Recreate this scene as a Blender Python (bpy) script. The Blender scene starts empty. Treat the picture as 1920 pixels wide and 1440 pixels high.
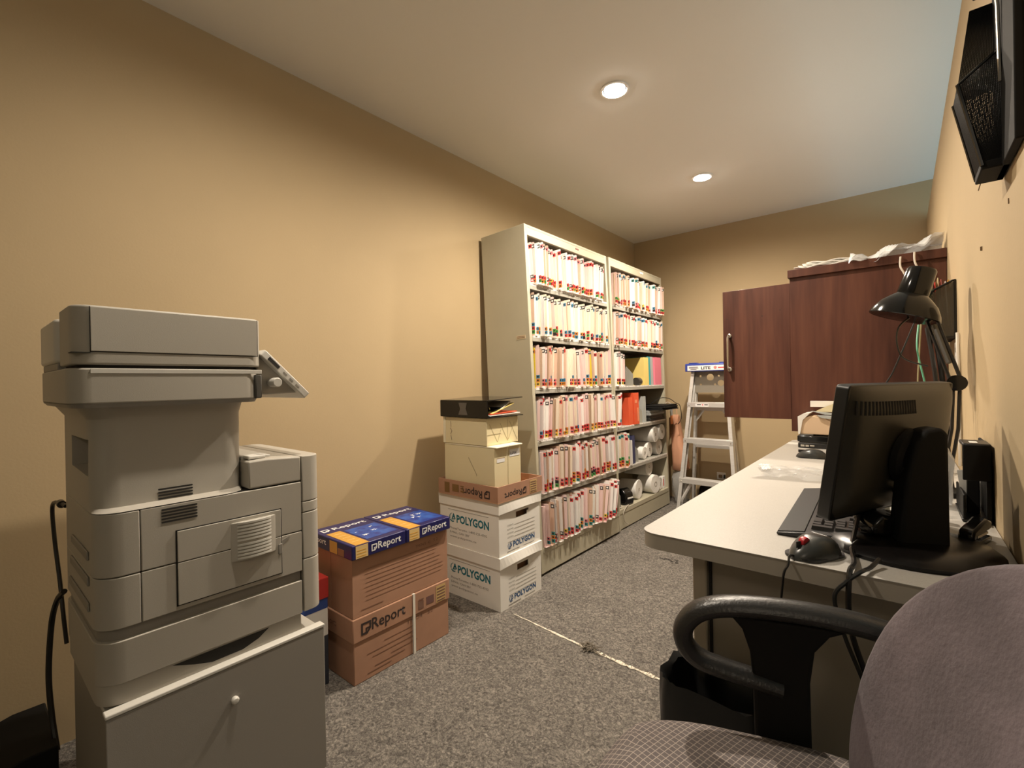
import bpy, bmesh, math, random
from mathutils import Matrix, Vector
random.seed(11)
C = bpy.context.scene.collection
PI = math.pi

# ------------------------------------------------------------------ camera
cd = bpy.data.cameras.new('camera'); cam = bpy.data.objects.new('camera', cd); C.objects.link(cam)
cd.sensor_fit = 'HORIZONTAL'; cd.sensor_width = 36.0; cd.lens = 878.55/1920*36
cd.clip_start = 0.02; cd.clip_end = 100
RT, DN, FW = (0.76898559, 0.63903076, -0.01734484), (-0.01164027, -0.01313077, -0.99984603), (-0.63916012, 0.76906909, -0.00265888)
cam.matrix_world = Matrix(((RT[0], -DN[0], -FW[0], 0), (RT[1], -DN[1], -FW[1], 0), (RT[2], -DN[2], -FW[2], 1.035), (0, 0, 0, 1)))
bpy.context.scene.camera = cam

# ------------------------------------------------------------------ world, lamps, exposure
S = bpy.context.scene
S.view_settings.view_transform = 'Standard'; S.view_settings.look = 'None'
S.view_settings.exposure = 0.82; S.view_settings.gamma = 1.0; S.view_settings.use_curve_mapping = False
w = bpy.data.worlds.new('world'); S.world = w; w.use_nodes = True
w.node_tree.nodes['Background'].inputs[0].default_value = (0.62, 0.85, 1.0, 1)
w.node_tree.nodes['Background'].inputs[1].default_value = 1.0
def lamp(name, kind, loc, energy, col, **k):
    l = bpy.data.lights.new(name, kind); l.energy = energy; l.color = col
    o = bpy.data.objects.new(name, l); C.objects.link(o); o.location = loc
    for a, v in k.items():
        if a == 'rot': o.rotation_euler = v
        else: setattr(l, a, v)
    return o
WARM = (1.0, 0.865, 0.70)
CEIL = 2.31
LIGHTS = ((-0.95, 1.88), (-0.95, 3.05), (-0.95, 0.66))
for i, (x, y) in enumerate(LIGHTS):
    lamp('ceiling_spot_lamp', 'SPOT', (x, y, CEIL-0.03), (78, 76, 33)[i], WARM, spot_size=math.radians(172), spot_blend=0.9, shadow_soft_size=0.028)
# added fill light behind the camera, no fixture there, and daylight in the window of the space beyond the partition
lamp('rear_fill_light', 'POINT', (0.55, -1.2, 2.1), 5, (1.0, 0.84, 0.66), shadow_soft_size=0.15)
lamp('window_daylight', 'AREA', (2.93, 3.3, 1.35), 40, (0.55, 0.85, 1.0), shape='RECTANGLE', size=1.1, size_y=1.3, rot=(0, math.radians(90), 0))

# ------------------------------------------------------------------ materials
MATS = {}
def _n(nt, t, **k):
    n = nt.nodes.new(t)
    for a, v in k.items(): setattr(n, a, v)
    return n
def M(name, col, rough=0.6, metal=0.0, var=0.0, scale=20, bump=0.0, bscale=80, stretch=None, col2=None, alpha=None, trans=0, emit=0, sheen=0, spec=None, coat=0, ior=None):
    if name in MATS: return MATS[name]
    m = bpy.data.materials.new(name); m.use_nodes = True; nt = m.node_tree; b = nt.nodes['Principled BSDF']
    b.inputs['Base Color'].default_value = (*col, 1); b.inputs['Roughness'].default_value = rough; b.inputs['Metallic'].default_value = metal
    if trans: b.inputs['Transmission Weight'].default_value = trans
    if ior: b.inputs['IOR'].default_value = ior
    if spec is not None: b.inputs['Specular IOR Level'].default_value = spec
    if coat: b.inputs['Coat Weight'].default_value = coat
    if sheen: b.inputs['Sheen Weight'].default_value = sheen
    if alpha is not None: b.inputs['Alpha'].default_value = alpha
    if emit:
        b.inputs['Emission Color'].default_value = (*col, 1); b.inputs['Emission Strength'].default_value = emit
    if var or col2 or bump:
        tc = _n(nt, 'ShaderNodeTexCoord'); mp = _n(nt, 'ShaderNodeMapping'); nt.links.new(tc.outputs['Object'], mp.inputs[0])
        if stretch: mp.inputs['Scale'].default_value = stretch
    if var or col2:
        nz = _n(nt, 'ShaderNodeTexNoise'); nz.inputs['Scale'].default_value = scale; nz.inputs['Detail'].default_value = 5
        nt.links.new(mp.outputs[0], nz.inputs['Vector'])
        r = _n(nt, 'ShaderNodeValToRGB'); nt.links.new(nz.outputs['Fac'], r.inputs[0])
        c2 = col2 if col2 else tuple(min(1, c*(1+var)) for c in col); c1 = col if col2 else tuple(c*(1-var) for c in col)
        r.color_ramp.elements[0].position = 0.35; r.color_ramp.elements[1].position = 0.65
        r.color_ramp.elements[0].color = (*c1, 1); r.color_ramp.elements[1].color = (*c2, 1)
        nt.links.new(r.outputs[0], b.inputs['Base Color'])
    if bump:
        nb = _n(nt, 'ShaderNodeTexNoise'); nb.inputs['Scale'].default_value = bscale; nb.inputs['Detail'].default_value = 3
        nt.links.new(mp.outputs[0], nb.inputs['Vector'])
        bp = _n(nt, 'ShaderNodeBump'); bp.inputs['Strength'].default_value = bump; bp.inputs['Distance'].default_value = 0.002
        nt.links.new(nb.outputs['Fac'], bp.inputs['Height']); nt.links.new(bp.outputs[0], b.inputs['Normal'])
    MATS[name] = m
    return m
wall_m = M('tan wall paint', (0.455, 0.345, 0.20), 0.75, var=0.03, scale=1.6, bump=0.12, bscale=140)
ceil_m = M('white ceiling paint', (0.82, 0.81, 0.77), 0.9, bump=0.1, bscale=200)
def carpet():
    m = bpy.data.materials.new('grey carpet'); m.use_nodes = True; nt = m.node_tree; b = nt.nodes['Principled BSDF']
    b.inputs['Roughness'].default_value = 0.95; b.inputs['Specular IOR Level'].default_value = 0.1
    tc = _n(nt, 'ShaderNodeTexCoord')
    n1 = _n(nt, 'ShaderNodeTexNoise'); n1.inputs['Scale'].default_value = 130; n1.inputs['Detail'].default_value = 4; n1.inputs['Distortion'].default_value = 1.2
    n2 = _n(nt, 'ShaderNodeTexNoise'); n2.inputs['Scale'].default_value = 3; n2.inputs['Detail'].default_value = 3
    n3 = _n(nt, 'ShaderNodeTexNoise'); n3.inputs['Scale'].default_value = 46; n3.inputs['Detail'].default_value = 3; n3.inputs['Distortion'].default_value = 2.0
    for n in (n1, n2, n3): nt.links.new(tc.outputs['Object'], n.inputs['Vector'])
    r = _n(nt, 'ShaderNodeValToRGB'); e = r.color_ramp.elements
    e[0].position = 0.36; e[0].color = (0.075, 0.068, 0.061, 1); e[1].position = 0.66; e[1].color = (0.33, 0.30, 0.26, 1)
    k = e.new(0.5); k.color = (0.165, 0.15, 0.134, 1)
    mx = _n(nt, 'ShaderNodeMath', operation='ADD'); ms = _n(nt, 'ShaderNodeMath', operation='MULTIPLY'); ms.inputs[1].default_value = 0.55
    mh = _n(nt, 'ShaderNodeMath', operation='MULTIPLY'); mh.inputs[1].default_value = 0.45
    nt.links.new(n1.outputs['Fac'], ms.inputs[0]); nt.links.new(n3.outputs['Fac'], mh.inputs[0])
    nt.links.new(ms.outputs[0], mx.inputs[0]); nt.links.new(mh.outputs[0], mx.inputs[1])
    nt.links.new(mx.outputs[0], r.inputs[0])
    mc = _n(nt, 'ShaderNodeMix', data_type='RGBA', blend_type='MULTIPLY'); mc.inputs[0].default_value = 0.3
    r2 = _n(nt, 'ShaderNodeValToRGB'); r2.color_ramp.elements[0].color = (0.6, 0.6, 0.6, 1); r2.color_ramp.elements[0].position = 0.35; r2.color_ramp.elements[1].position = 0.6
    nt.links.new(n2.outputs['Fac'], r2.inputs[0]); nt.links.new(r.outputs[0], mc.inputs[6]); nt.links.new(r2.outputs[0], mc.inputs[7])
    nt.links.new(mc.outputs[2], b.inputs['Base Color'])
    bp = _n(nt, 'ShaderNodeBump'); bp.inputs['Strength'].default_value = 0.8; bp.inputs['Distance'].default_value = 0.004
    nt.links.new(n1.outputs['Fac'], bp.inputs['Height']); nt.links.new(bp.outputs[0], b.inputs['Normal'])
    return m
carpet_m = carpet()
grey_pl = M('warm grey plastic', (0.46, 0.43, 0.375), 0.5, bump=0.08, bscale=600)
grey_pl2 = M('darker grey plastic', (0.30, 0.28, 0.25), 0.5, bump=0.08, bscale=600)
lite_pl = M('light grey plastic', (0.66, 0.64, 0.59), 0.45)
dark_gap = M('dark gap', (0.02, 0.018, 0.016), 0.8)
dark_pl = M('dark grey plastic', (0.09, 0.085, 0.075), 0.5)
black_pl = M('black plastic', (0.012, 0.012, 0.012), 0.38)
black_gl = M('glossy black plastic', (0.007, 0.007, 0.007), 0.12, spec=0.4)
black_mt = M('matte black', (0.008, 0.0076, 0.0072), 0.7, spec=0.22)
shelf_m = M('putty painted steel', (0.455, 0.42, 0.315), 0.45, var=0.03, scale=6)
shelf_in = M('grey divider steel', (0.36, 0.345, 0.30), 0.45)
kraft = M('brown cardboard', (0.41, 0.225, 0.142), 0.85, var=0.06, scale=9, bump=0.06, bscale=50)
kraft_in = M('brown cardboard inside', (0.50, 0.29, 0.17), 0.9)
tape_m = M('tan label paper', (0.55, 0.38, 0.16), 0.6)
ink = M('black print', (0.03, 0.02, 0.018), 0.7)
ink_soft = M('faded brown print', (0.19, 0.10, 0.068), 0.8)
white_box = M('white corrugated board', (0.87, 0.85, 0.80), 0.8, var=0.02, scale=5, bump=0.05, bscale=40)
teal = M('teal print', (0.01, 0.17, 0.22), 0.7)
navy_pr = M('blue print', (0.02, 0.09, 0.24), 0.7)
grey_pr = M('grey print', (0.25, 0.24, 0.22), 0.8)
blue_pk = M('blue ream wrapper', (0.014, 0.014, 0.10), 0.3)
blue_lt = M('bright blue print', (0.012, 0.03, 0.22), 0.3, col2=(0.03, 0.11, 0.42), scale=30)
gold_pk = M('gold print', (0.62, 0.33, 0.06), 0.35)
gold_lt = M('pale gold print', (0.72, 0.52, 0.22), 0.35)
white_pr = M('white print', (0.82, 0.82, 0.82), 0.5)
cream = M('cream card', (0.72, 0.63, 0.40), 0.7, var=0.02, scale=4)
cream_lt = M('pale cream lining', (0.80, 0.74, 0.56), 0.7)
paper = M('white paper', (0.80, 0.78, 0.74), 0.7)
steel = M('brushed aluminium', (0.68, 0.67, 0.65), 0.38, metal=0.45, var=0.05, scale=12, stretch=(1, 1, 8))
chrome = M('satin nickel', (0.75, 0.72, 0.66), 0.25, metal=1.0)
lad_blue = M('blue plastic', (0.03, 0.055, 0.30), 0.4)
desk_m = M('speckled grey laminate', (0.47, 0.45, 0.415), 0.4, var=0.06, scale=500)
desk_edge = M('taupe edge band', (0.40, 0.36, 0.30), 0.5)
desk_pan = M('beige panel laminate', (0.43, 0.385, 0.32), 0.6)
red_pl = M('red rubber', (0.45, 0.02, 0.03), 0.35)
def wood():
    m = bpy.data.materials.new('dark cherry laminate'); m.use_nodes = True; nt = m.node_tree; b = nt.nodes['Principled BSDF']
    b.inputs['Roughness'].default_value = 0.42; b.inputs['Specular IOR Level'].default_value = 0.35
    tc = _n(nt, 'ShaderNodeTexCoord'); mp = _n(nt, 'ShaderNodeMapping'); mp.inputs['Scale'].default_value = (9, 9, 0.7)
    nt.links.new(tc.outputs['Object'], mp.inputs[0])
    n1 = _n(nt, 'ShaderNodeTexNoise'); n1.inputs['Scale'].default_value = 1.0; n1.inputs['Detail'].default_value = 5; n1.inputs['Distortion'].default_value = 0.5
    n2 = _n(nt, 'ShaderNodeTexNoise'); n2.inputs['Scale'].default_value = 7; n2.inputs['Detail'].default_value = 4
    nt.links.new(mp.outputs[0], n1.inputs['Vector']); nt.links.new(mp.outputs[0], n2.inputs['Vector'])
    a = _n(nt, 'ShaderNodeMath', operation='MULTIPLY_ADD'); a.inputs[1].default_value = 0.35
    nt.links.new(n2.outputs['Fac'], a.inputs[0]); nt.links.new(n1.outputs['Fac'], a.inputs[2])
    r = _n(nt, 'ShaderNodeValToRGB'); e = r.color_ramp.elements
    e[0].position = 0.45; e[0].color = (0.045, 0.015, 0.010, 1); e[1].position = 0.9; e[1].color = (0.130, 0.050, 0.030, 1)
    k = e.new(0.66); k.color = (0.085, 0.031, 0.020, 1)
    nt.links.new(a.outputs[0], r.inputs[0]); nt.links.new(r.outputs[0], b.inputs['Base Color'])
    return m
wood_m = wood()
fabric = M('mauve grey velour', (0.115, 0.090, 0.102), 0.9, var=0.20, scale=14, bump=0.5, bscale=160, sheen=0.15, stretch=(1, 1, 1))
def grid_fabric():
    m = bpy.data.materials.new('grey fabric with light grid'); m.use_nodes = True; nt = m.node_tree; b = nt.nodes['Principled BSDF']
    b.inputs['Roughness'].default_value = 0.9
    tc = _n(nt, 'ShaderNodeTexCoord'); mp = _n(nt, 'ShaderNodeMapping'); mp.inputs['Rotation'].default_value = (0, 0, 0.25); mp.inputs['Scale'].default_value = (120, 120, 0.01)
    nt.links.new(tc.outputs['Object'], mp.inputs[0])
    br = _n(nt, 'ShaderNodeTexBrick'); br.offset = 0.0; br.inputs['Scale'].default_value = 1.0; br.inputs['Mortar Size'].default_value = 0.075
    br.inputs['Brick Width'].default_value = 1.0; br.inputs['Row Height'].default_value = 1.0; br.inputs['Mortar Smooth'].default_value = 0.3
    br.inputs['Color1'].default_value = (0.115, 0.097, 0.096, 1); br.inputs['Color2'].default_value = (0.135, 0.114, 0.11, 1); br.inputs['Mortar'].default_value = (0.34, 0.29, 0.255, 1)
    nt.links.new(mp.outputs[0], br.inputs['Vector'])
    nt.links.new(br.outputs['Color'], b.inputs['Base Color'])
    return m
grid_m = grid_fabric()
clear_m = M('clear polythene', (0.55, 0.55, 0.54), 0.10, alpha=0.42, spec=1.0)
clear2_m = M('cloudy polythene', (0.85, 0.86, 0.86), 0.2, alpha=0.55, spec=0.8, var=0.1, scale=20)
bulb_m = M('halogen glow', (1.0, 0.93, 0.82), 0.5, emit=40)
trim_wh = M('white enamel', (0.8, 0.78, 0.74), 0.4)

# ------------------------------------------------------------------ mesh helpers
class MB:
    def __init__(s): s.bm = bmesh.new(); s.mi = 0; s.T = Matrix.Identity(4)
    def v(s, p): return s.bm.verts.new(s.T @ Vector(p))
    def f(s, vs):
        try:
            fc = s.bm.faces.new(vs); fc.material_index = s.mi; return fc
        except ValueError: return None
    def box(s, x0, x1, y0, y1, z0, z1):
        a = [s.v(p) for p in ((x0,y0,z0),(x1,y0,z0),(x1,y1,z0),(x0,y1,z0),(x0,y0,z1),(x1,y0,z1),(x1,y1,z1),(x0,y1,z1))]
        for q in ((0,3,2,1),(4,5,6,7),(0,1,5,4),(1,2,6,5),(2,3,7,6),(3,0,4,7)): s.f([a[i] for i in q])
        return s
    def prism(s, pts, ax, a, b, pts2=None):
        def m(p, t):
            return {'x': (t, p[0], p[1]), 'y': (p[0], t, p[1]), 'z': (p[0], p[1], t)}[ax]
        A = [s.v(m(p, a)) for p in pts]; B = [s.v(m(p, b)) for p in (pts2 or pts)]
        n = len(pts); s.f(A[::-1]); s.f(B)
        for i in range(n): s.f((A[i], A[(i+1) % n], B[(i+1) % n], B[i]))
        return s
    def quad(s, a, b, c, d): s.f([s.v(a), s.v(b), s.v(c), s.v(d)]); return s
    def poly(s, pts): s.f([s.v(p) for p in pts]); return s
    def tube(s, path, r, seg=8, closed=False, cap=True, sx=1.0):
        P = [Vector(p) for p in path]; n = len(P); rs = r if isinstance(r, (list, tuple)) else [r]*n
        rings = []; up = None
        for i in range(n):
            if closed: t = P[(i+1) % n]-P[i-1]
            else: t = P[min(i+1, n-1)]-P[max(i-1, 0)]
            t.normalize()
            if up is None:
                up = Vector((0, 0, 1)) if abs(t.z) < 0.9 else Vector((1, 0, 0))
            up = (up - t*up.dot(t)).normalized(); sd = t.cross(up)
            rings.append([s.v(P[i]+(up*math.cos(k*2*PI/seg)+sd*(sx*math.sin(k*2*PI/seg)))*rs[i]) for k in range(seg)])
        for i in range(n if closed else n-1):
            A, B = rings[i], rings[(i+1) % n]
            for k in range(seg): s.f((A[k], A[(k+1) % seg], B[(k+1) % seg], B[k]))
        if cap and not closed: s.f(rings[0][::-1]); s.f(rings[-1])
        return s
    def lathe(s, prof, seg=24, T=None):
        o = s.T
        if T is not None: s.T = o @ T
        rings = []
        for (r, z) in prof:
            if r < 1e-6: rings.append([s.v((0, 0, z))])
            else: rings.append([s.v((r*math.cos(k*2*PI/seg), r*math.sin(k*2*PI/seg), z)) for k in range(seg)])
        for A, B in zip(rings, rings[1:]):
            for k in range(seg):
                if len(A) == 1 and len(B) == 1: continue
                if len(A) == 1: s.f((A[0], B[(k+1) % seg], B[k]))
                elif len(B) == 1: s.f((A[k], A[(k+1) % seg], B[0]))
                else: s.f((A[k], A[(k+1) % seg], B[(k+1) % seg], B[k]))
        if len(rings[0]) > 1: s.f(rings[0][::-1])
        if len(rings[-1]) > 1: s.f(rings[-1])
        s.T = o
        return s
    def grid(s, fn, nu, nv):
        V = [[s.v(fn(i/nu, j/nv)) for j in range(nv+1)] for i in range(nu+1)]
        for i in range(nu):
            for j in range(nv): s.f((V[i][j], V[i+1][j], V[i+1][j+1], V[i][j+1]))
        return s
    def build(s, name, mats, parent=None, bevel=0, smooth=35, solid=0, seg=2, sub=0):
        bm = s.bm
        bmesh.ops.recalc_face_normals(bm, faces=bm.faces[:])
        me = bpy.data.meshes.new(name); bm.to_mesh(me); bm.free()
        for m in (mats if isinstance(mats, (list, tuple)) else [mats]): me.materials.append(m)
        return place(name, me, parent, bevel, smooth, solid, seg, sub)
ORG = {}
def place(name, me, parent=None, bevel=0, smooth=35, solid=0, seg=2, sub=0):
    if smooth:
        for p in me.polygons: p.use_smooth = True
        me.set_sharp_from_angle(angle=math.radians(smooth))
    o = bpy.data.objects.new(name, me); C.objects.link(o)
    if parent is not None:
        o.parent = parent
        if parent.name in ORG: o.matrix_parent_inverse = ORG[parent.name].inverted()
    if solid:
        d = o.modifiers.new('solid', 'SOLIDIFY'); d.thickness = solid; d.offset = 0
    if sub:
        d = o.modifiers.new('sub', 'SUBSURF'); d.levels = sub; d.render_levels = sub
    if bevel:
        d = o.modifiers.new('bevel', 'BEVEL'); d.width = bevel; d.segments = seg; d.limit_method = 'ANGLE'; d.angle_limit = math.radians(40)
    return o
def thing(name, label, cat, loc=(0, 0, 0), group=None):
    o = bpy.data.objects.new(name, None); C.objects.link(o); o.location = loc; o.empty_display_size = 0.1
    ORG[o.name] = Matrix.Translation(loc)
    return tag(o, label, cat, group)
def tag(o, label, cat, group=None):
    o['label'] = label; o['category'] = cat
    if group: o['group'] = group
    return o
def struct(o): o['kind'] = 'structure'; return o
def local(name, label, cat, Mx, group=None):       # parts are built in the thing's own frame
    o = bpy.data.objects.new(name, None); C.objects.link(o); o.matrix_world = Mx; o.empty_display_size = 0.1
    return tag(o, label, cat, group)
def rrect(x0, x1, y0, y1, r, n=5, corners=(1, 1, 1, 1)):
    out = []
    for (cx, cy, a0, on) in ((x1-r, y1-r, 0, corners[0]), (x0+r, y1-r, 90, corners[1]), (x0+r, y0+r, 180, corners[2]), (x1-r, y0+r, 270, corners[3])):
        if on:
            for k in range(n+1):
                a = math.radians(a0+90*k/n); out.append((cx+r*math.cos(a), cy+r*math.sin(a)))
        else: out.append((cx+r*(1 if a0 in (0, 270) else -1), cy+r*(1 if a0 in (0, 90) else -1)))
    return out
def frame(o, xd, yd):
    x = Vector(xd).normalized(); y = Vector(yd).normalized(); z = x.cross(y)
    return Matrix(((x.x, y.x, z.x, o[0]), (x.y, y.y, z.y, o[1]), (x.z, y.z, z.z, o[2]), (0, 0, 0, 1)))
def text(string, T, w, h, mat, parent, name='lettering', bold=0.0, shear=0.0):
    """lettering fitted into a w x h box whose lower left corner is T's origin"""
    cu = bpy.data.curves.new('t', 'FONT'); cu.body = string; cu.size = 1; cu.offset = bold; cu.resolution_u = 2; cu.shear = shear
    t = bpy.data.objects.new('t', cu); C.objects.link(t)
    dg = bpy.context.evaluated_depsgraph_get()
    me = bpy.data.meshes.new_from_object(t.evaluated_get(dg)); bpy.data.objects.remove(t); bpy.data.curves.remove(cu)
    xs = [v.co.x for v in me.vertices]; ys = [v.co.y for v in me.vertices]
    x0, x1, y0, y1 = min(xs), max(xs), min(ys), max(ys)
    for v in me.vertices:
        v.co = T @ Vector(((v.co.x-x0)/(x1-x0)*w, (v.co.y-y0)/(y1-y0)*h, 0))
    me.name = name; me.materials.clear(); me.materials.append(mat)
    return place(name, me, parent, smooth=0)
def marks(T, rects, mat, parent, name='printed_lines', t=0.0004):
    """flat printed bars: rects (x0,x1,y0,y1) in T's plane"""
    b = MB(); b.T = T
    for (x0, x1, y0, y1) in rects: b.box(x0, x1, y0, y1, 0, t)
    return b.build(name, mat, parent, smooth=0)
def arc(cx, cy, r, a0, a1, n):
    return [(cx+r*math.cos(math.radians(a0+(a1-a0)*k/n)), cy+r*math.sin(math.radians(a0+(a1-a0)*k/n))) for k in range(n+1)]
def bez(P, n=10):
    """Catmull-Rom through the points"""
    P = [Vector(p) for p in P]; Q = [P[0]]+P+[P[-1]]; out = []
    for i in range(1, len(Q)-2):
        for k in range(n):
            t = k/n; a, b, c, d = Q[i-1], Q[i], Q[i+1], Q[i+2]
            out.append(0.5*((2*b)+(c-a)*t+(2*a-5*b+4*c-d)*t*t+(3*b-a-3*c+d)*t**3))
    out.append(P[-1]); return out

# ------------------------------------------------------------------ setting
XL, XP, YB, YF, XR = -1.90, 0.14, 4.10, -2.2, 3.0
b = MB(); b.box(XL-0.1, XR+0.1, YF-0.1, YB+0.1, -0.08, 0); floor = struct(b.build('floor', carpet_m, smooth=0))
# bare seam between two carpet pieces, frayed edge and tuft of loose backing
rs = random.Random(3)
b = MB(); N = 46
pts = []
for i in range(N+1):
    t = i/N; x = -1.345+(0.745)*t
    y = 1.603-0.034*math.sin(min(1, t*1.1)*PI*0.5)-0.012*t+rs.uniform(-0.002, 0.002)
    wd = (0.0020+0.0062*min(1, t*1.6))*rs.uniform(0.5, 1.25)
    pts.append((x, y, wd))
for p, q in zip(pts, pts[1:]):
    z = 0.0015
    A = [b.v((p[0], p[1]-p[2], z)), b.v((q[0], q[1]-q[2], z)), b.v((q[0], q[1]+q[2], z)), b.v((p[0], p[1]+p[2], z))]; b.f(A)
b.build('carpet_seam', M('seam backing', (0.82, 0.75, 0.62), 0.9, var=0.2, scale=60), floor, solid=0.002)
b = MB()
for i in range(70):
    a = rs.uniform(0, 2*PI); l = rs.uniform(0.012, 0.035); x, y = -0.94+rs.gauss(0, 0.014), 1.572+rs.gauss(0, 0.009)
    b.tube([(x, y, 0.002), (x+math.cos(a)*l*0.5, y+math.sin(a)*l*0.5, rs.uniform(0.004, 0.016)), (x+math.cos(a)*l, y+math.sin(a)*l, rs.uniform(0.002, 0.02))], 0.0016, 4)
for i in range(60):
    t = rs.random(); x = -0.93+0.28*t; y = 1.566+rs.gauss(0, 0.004); a = rs.uniform(0, 2*PI); l = rs.uniform(0.004, 0.014)
    b.tube([(x, y, 0.002), (x+math.cos(a)*l, y+math.sin(a)*l, rs.uniform(0.003, 0.008))], 0.0008, 4)
o = b.build('frayed_threads', M('thread', (0.22, 0.19, 0.15), 0.9), floor); o['kind'] = 'stuff'
b = MB()
for i in range(16):
    a = rs.uniform(0, 2*PI); x, y = -1.03+rs.gauss(0, 0.03), 2.63+rs.gauss(0, 0.012); l = rs.uniform(0.01, 0.04)
    b.tube([(x, y, 0.002), (x+math.cos(a)*l, y+math.sin(a)*l*0.4, 0.004)], 0.0016, 4)
o = b.build('carpet_lint', M('dark lint', (0.05, 0.045, 0.04), 0.9), floor); o['kind'] = 'stuff'

b = MB(); b.box(XL-0.1, XR+0.1, YF-0.1, YB+0.1, CEIL, CEIL+0.1); struct(b.build('ceiling', ceil_m, smooth=0))
b = MB(); b.box(XL-0.1, XL, YF, YB, 0, CEIL); struct(b.build('wall_left', wall_m, smooth=0))
b = MB(); b.box(XL-0.1, XR+0.1, YB, YB+0.1, 0, CEIL); struct(b.build('wall_back', wall_m, smooth=0))
b = MB(); b.box(XL-0.1, XR+0.1, YF-0.1, YF, 0, CEIL); struct(b.build('wall_front', wall_m, smooth=0))
b = MB(); b.box(XP, XP+0.11, 0.92, YB, 0, 2.065); part_wall = struct(b.build('wall_right', wall_m, smooth=0))
# far wall of the space beyond the partition, with the window the daylight comes from
b = MB(); b.box(XR, XR+0.1, YF, 2.6, 0, CEIL); b.box(XR, XR+0.1, 4.0, YB, 0, CEIL); b.box(XR, XR+0.1, 2.6, 4.0, 0, 0.75); b.box(XR, XR+0.1, 2.6, 4.0, 1.95, CEIL)
struct(b.build('wall_far_right', wall_m, smooth=0))
b = MB()
for (y0, y1, z0, z1) in ((2.6, 4.0, 0.75, 0.79), (2.6, 4.0, 1.91, 1.95), (2.6, 2.64, 0.79, 1.91), (3.96, 4.0, 0.79, 1.91), (3.285, 3.315, 0.79, 1.91)): b.box(XR+0.03, XR+0.08, y0, y1, z0, z1)
wn = struct(b.build('window_1', trim_wh, smooth=0))
b = MB(); b.box(XR+0.052, XR+0.058, 2.64, 3.285, 0.79, 1.91); b.build('pane', M('window glass', (1, 1, 1), 0.02, trans=1.0, ior=1.05), wn)
b = MB(); b.box(XR+0.052, XR+0.058, 3.315, 3.96, 0.79, 1.91); b.build('pane', MATS['window glass'], wn)
# scuffs on the partition
def scuff(name, pts, r, mat):
    b = MB(); b.tube(pts, r, 5); b.build(name, mat, part_wall)
sc_m = M('wall scuff', (0.16, 0.10, 0.05), 0.9)
scuff('scuff_mark', [(XP-0.0005, 1.50, 1.453), (XP-0.0005, 1.47, 1.456), (XP-0.0005, 1.44, 1.458)], 0.0012, sc_m)
scuff('scuff_mark', [(XP-0.0005, 1.12, 1.316), (XP-0.0005, 1.122, 1.325)], 0.0012, sc_m)
scuff('nail_hole', [(XP-0.001, 1.455, 1.308), (XP-0.001, 1.456, 1.316)], 0.003, sc_m)

# ------------------------------------------------------------------ recessed ceiling lights
for i, (x, y) in enumerate(LIGHTS):
    t = thing('ceiling_light', ('glowing round recessed ceiling light in front of the filing units, the larger in view', 'glowing round recessed ceiling light farther off, toward the back wall', 'recessed ceiling light in line with the photocopier, nearest the viewer')[i], 'ceiling light', (x, y, CEIL), 'recessed ceiling lights')
    b = MB(); b.lathe([(0.062, 0.0), (0.062, -0.006), (0.053, -0.007), (0.051, 0.0)], 32, Matrix.Translation((x, y, CEIL))); b.build('trim_ring', trim_wh, t)
    b = MB(); b.lathe([(0.0, -0.016), (0.024, -0.015), (0.042, -0.008), (0.046, 0.0)], 24, Matrix.Translation((x, y, CEIL))); b.build('bulb', bulb_m, t)

# ------------------------------------------------------------------ filing units (leaning slightly back against the wall)
UD, UW, UH = 0.32, 0.915, 1.885
TIERS = (0.135, 0.42, 0.705, 0.99, 1.275, 1.56)       # shelf tops, lowest first
def filing_unit(label, y0, xf, lean):
    P = Matrix.Translation((xf-UD, y0, 0)) @ Matrix.Rotation(-lean, 4, 'Y') @ Matrix.Translation((UD, 0, 0))
    t = local('filing_unit', label, 'shelf unit', P, 'steel filing units along the left wall')
    b = MB(); b.box(-UD, -UD+0.004, 0.004, UW-0.004, 0.0, UH-0.002); b.build('back_panel', shelf_m, t, smooth=0)
    for y in (0, UW-0.024):
        b = MB(); b.box(-UD, 0, y, y+0.024, 0, UH); b.build('side_panel', shelf_m, t, bevel=0.002)
    b = MB(); b.box(-UD+0.004, -0.001, 0.024, UW-0.024, UH-0.014, UH); b.box(-0.016, -0.001, 0.024, UW-0.024, UH-0.058, UH-0.014); b.build('header', shelf_m, t, bevel=0.0015)
    b = MB(); b.box(-0.02, -0.002, 0.024, UW-0.024, 0.0, 0.118); b.build('kick_plate', shelf_m, t, bevel=0.002)
    for k, z in enumerate(TIERS):
        b = MB(); b.box(-UD+0.004, -0.003, 0.024, UW-0.024, z-0.016, z)
        b.box(-0.006, 0.001, 0.024, UW-0.024, z-0.030, z-0.0005)
        s = b.build('shelf', shelf_in if k else shelf_m, t, bevel=0.0015)
        if k:
            b = MB(); b.box(-0.0005, 0.002, 0.03, UW-0.03, z-0.0085, z+0.001); ls = b.build('label_strip', paper, s, smooth=0)
            rr = random.Random(k*7+int(y0*10)); rects = []; yy = 0.035
            while yy < UW-0.05:
                wd = rr.uniform(0.004, 0.012)
                if rr.random() < 0.75: rects.append((yy, yy+wd*0.35, z-0.007+rr.uniform(0, .002), z-0.001))
                yy += wd+rr.uniform(0.004, 0.022)
            b = MB()
            for (a, c, d, e) in rects: b.box(0.002, 0.0025, a, c, d, e)
            q = b.build('index_ticks', ink_soft, s, smooth=0); q['kind'] = 'stuff'
    return t, P
unitA, PA = filing_unit('tall putty steel filing unit full of folders behind the stacked boxes', 2.0, -1.478, math.radians(2.45))
unitB, PB = filing_unit('tall putty steel filing unit with half empty shelves in the far corner', 2.922, -1.497, math.radians(1.4))
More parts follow.
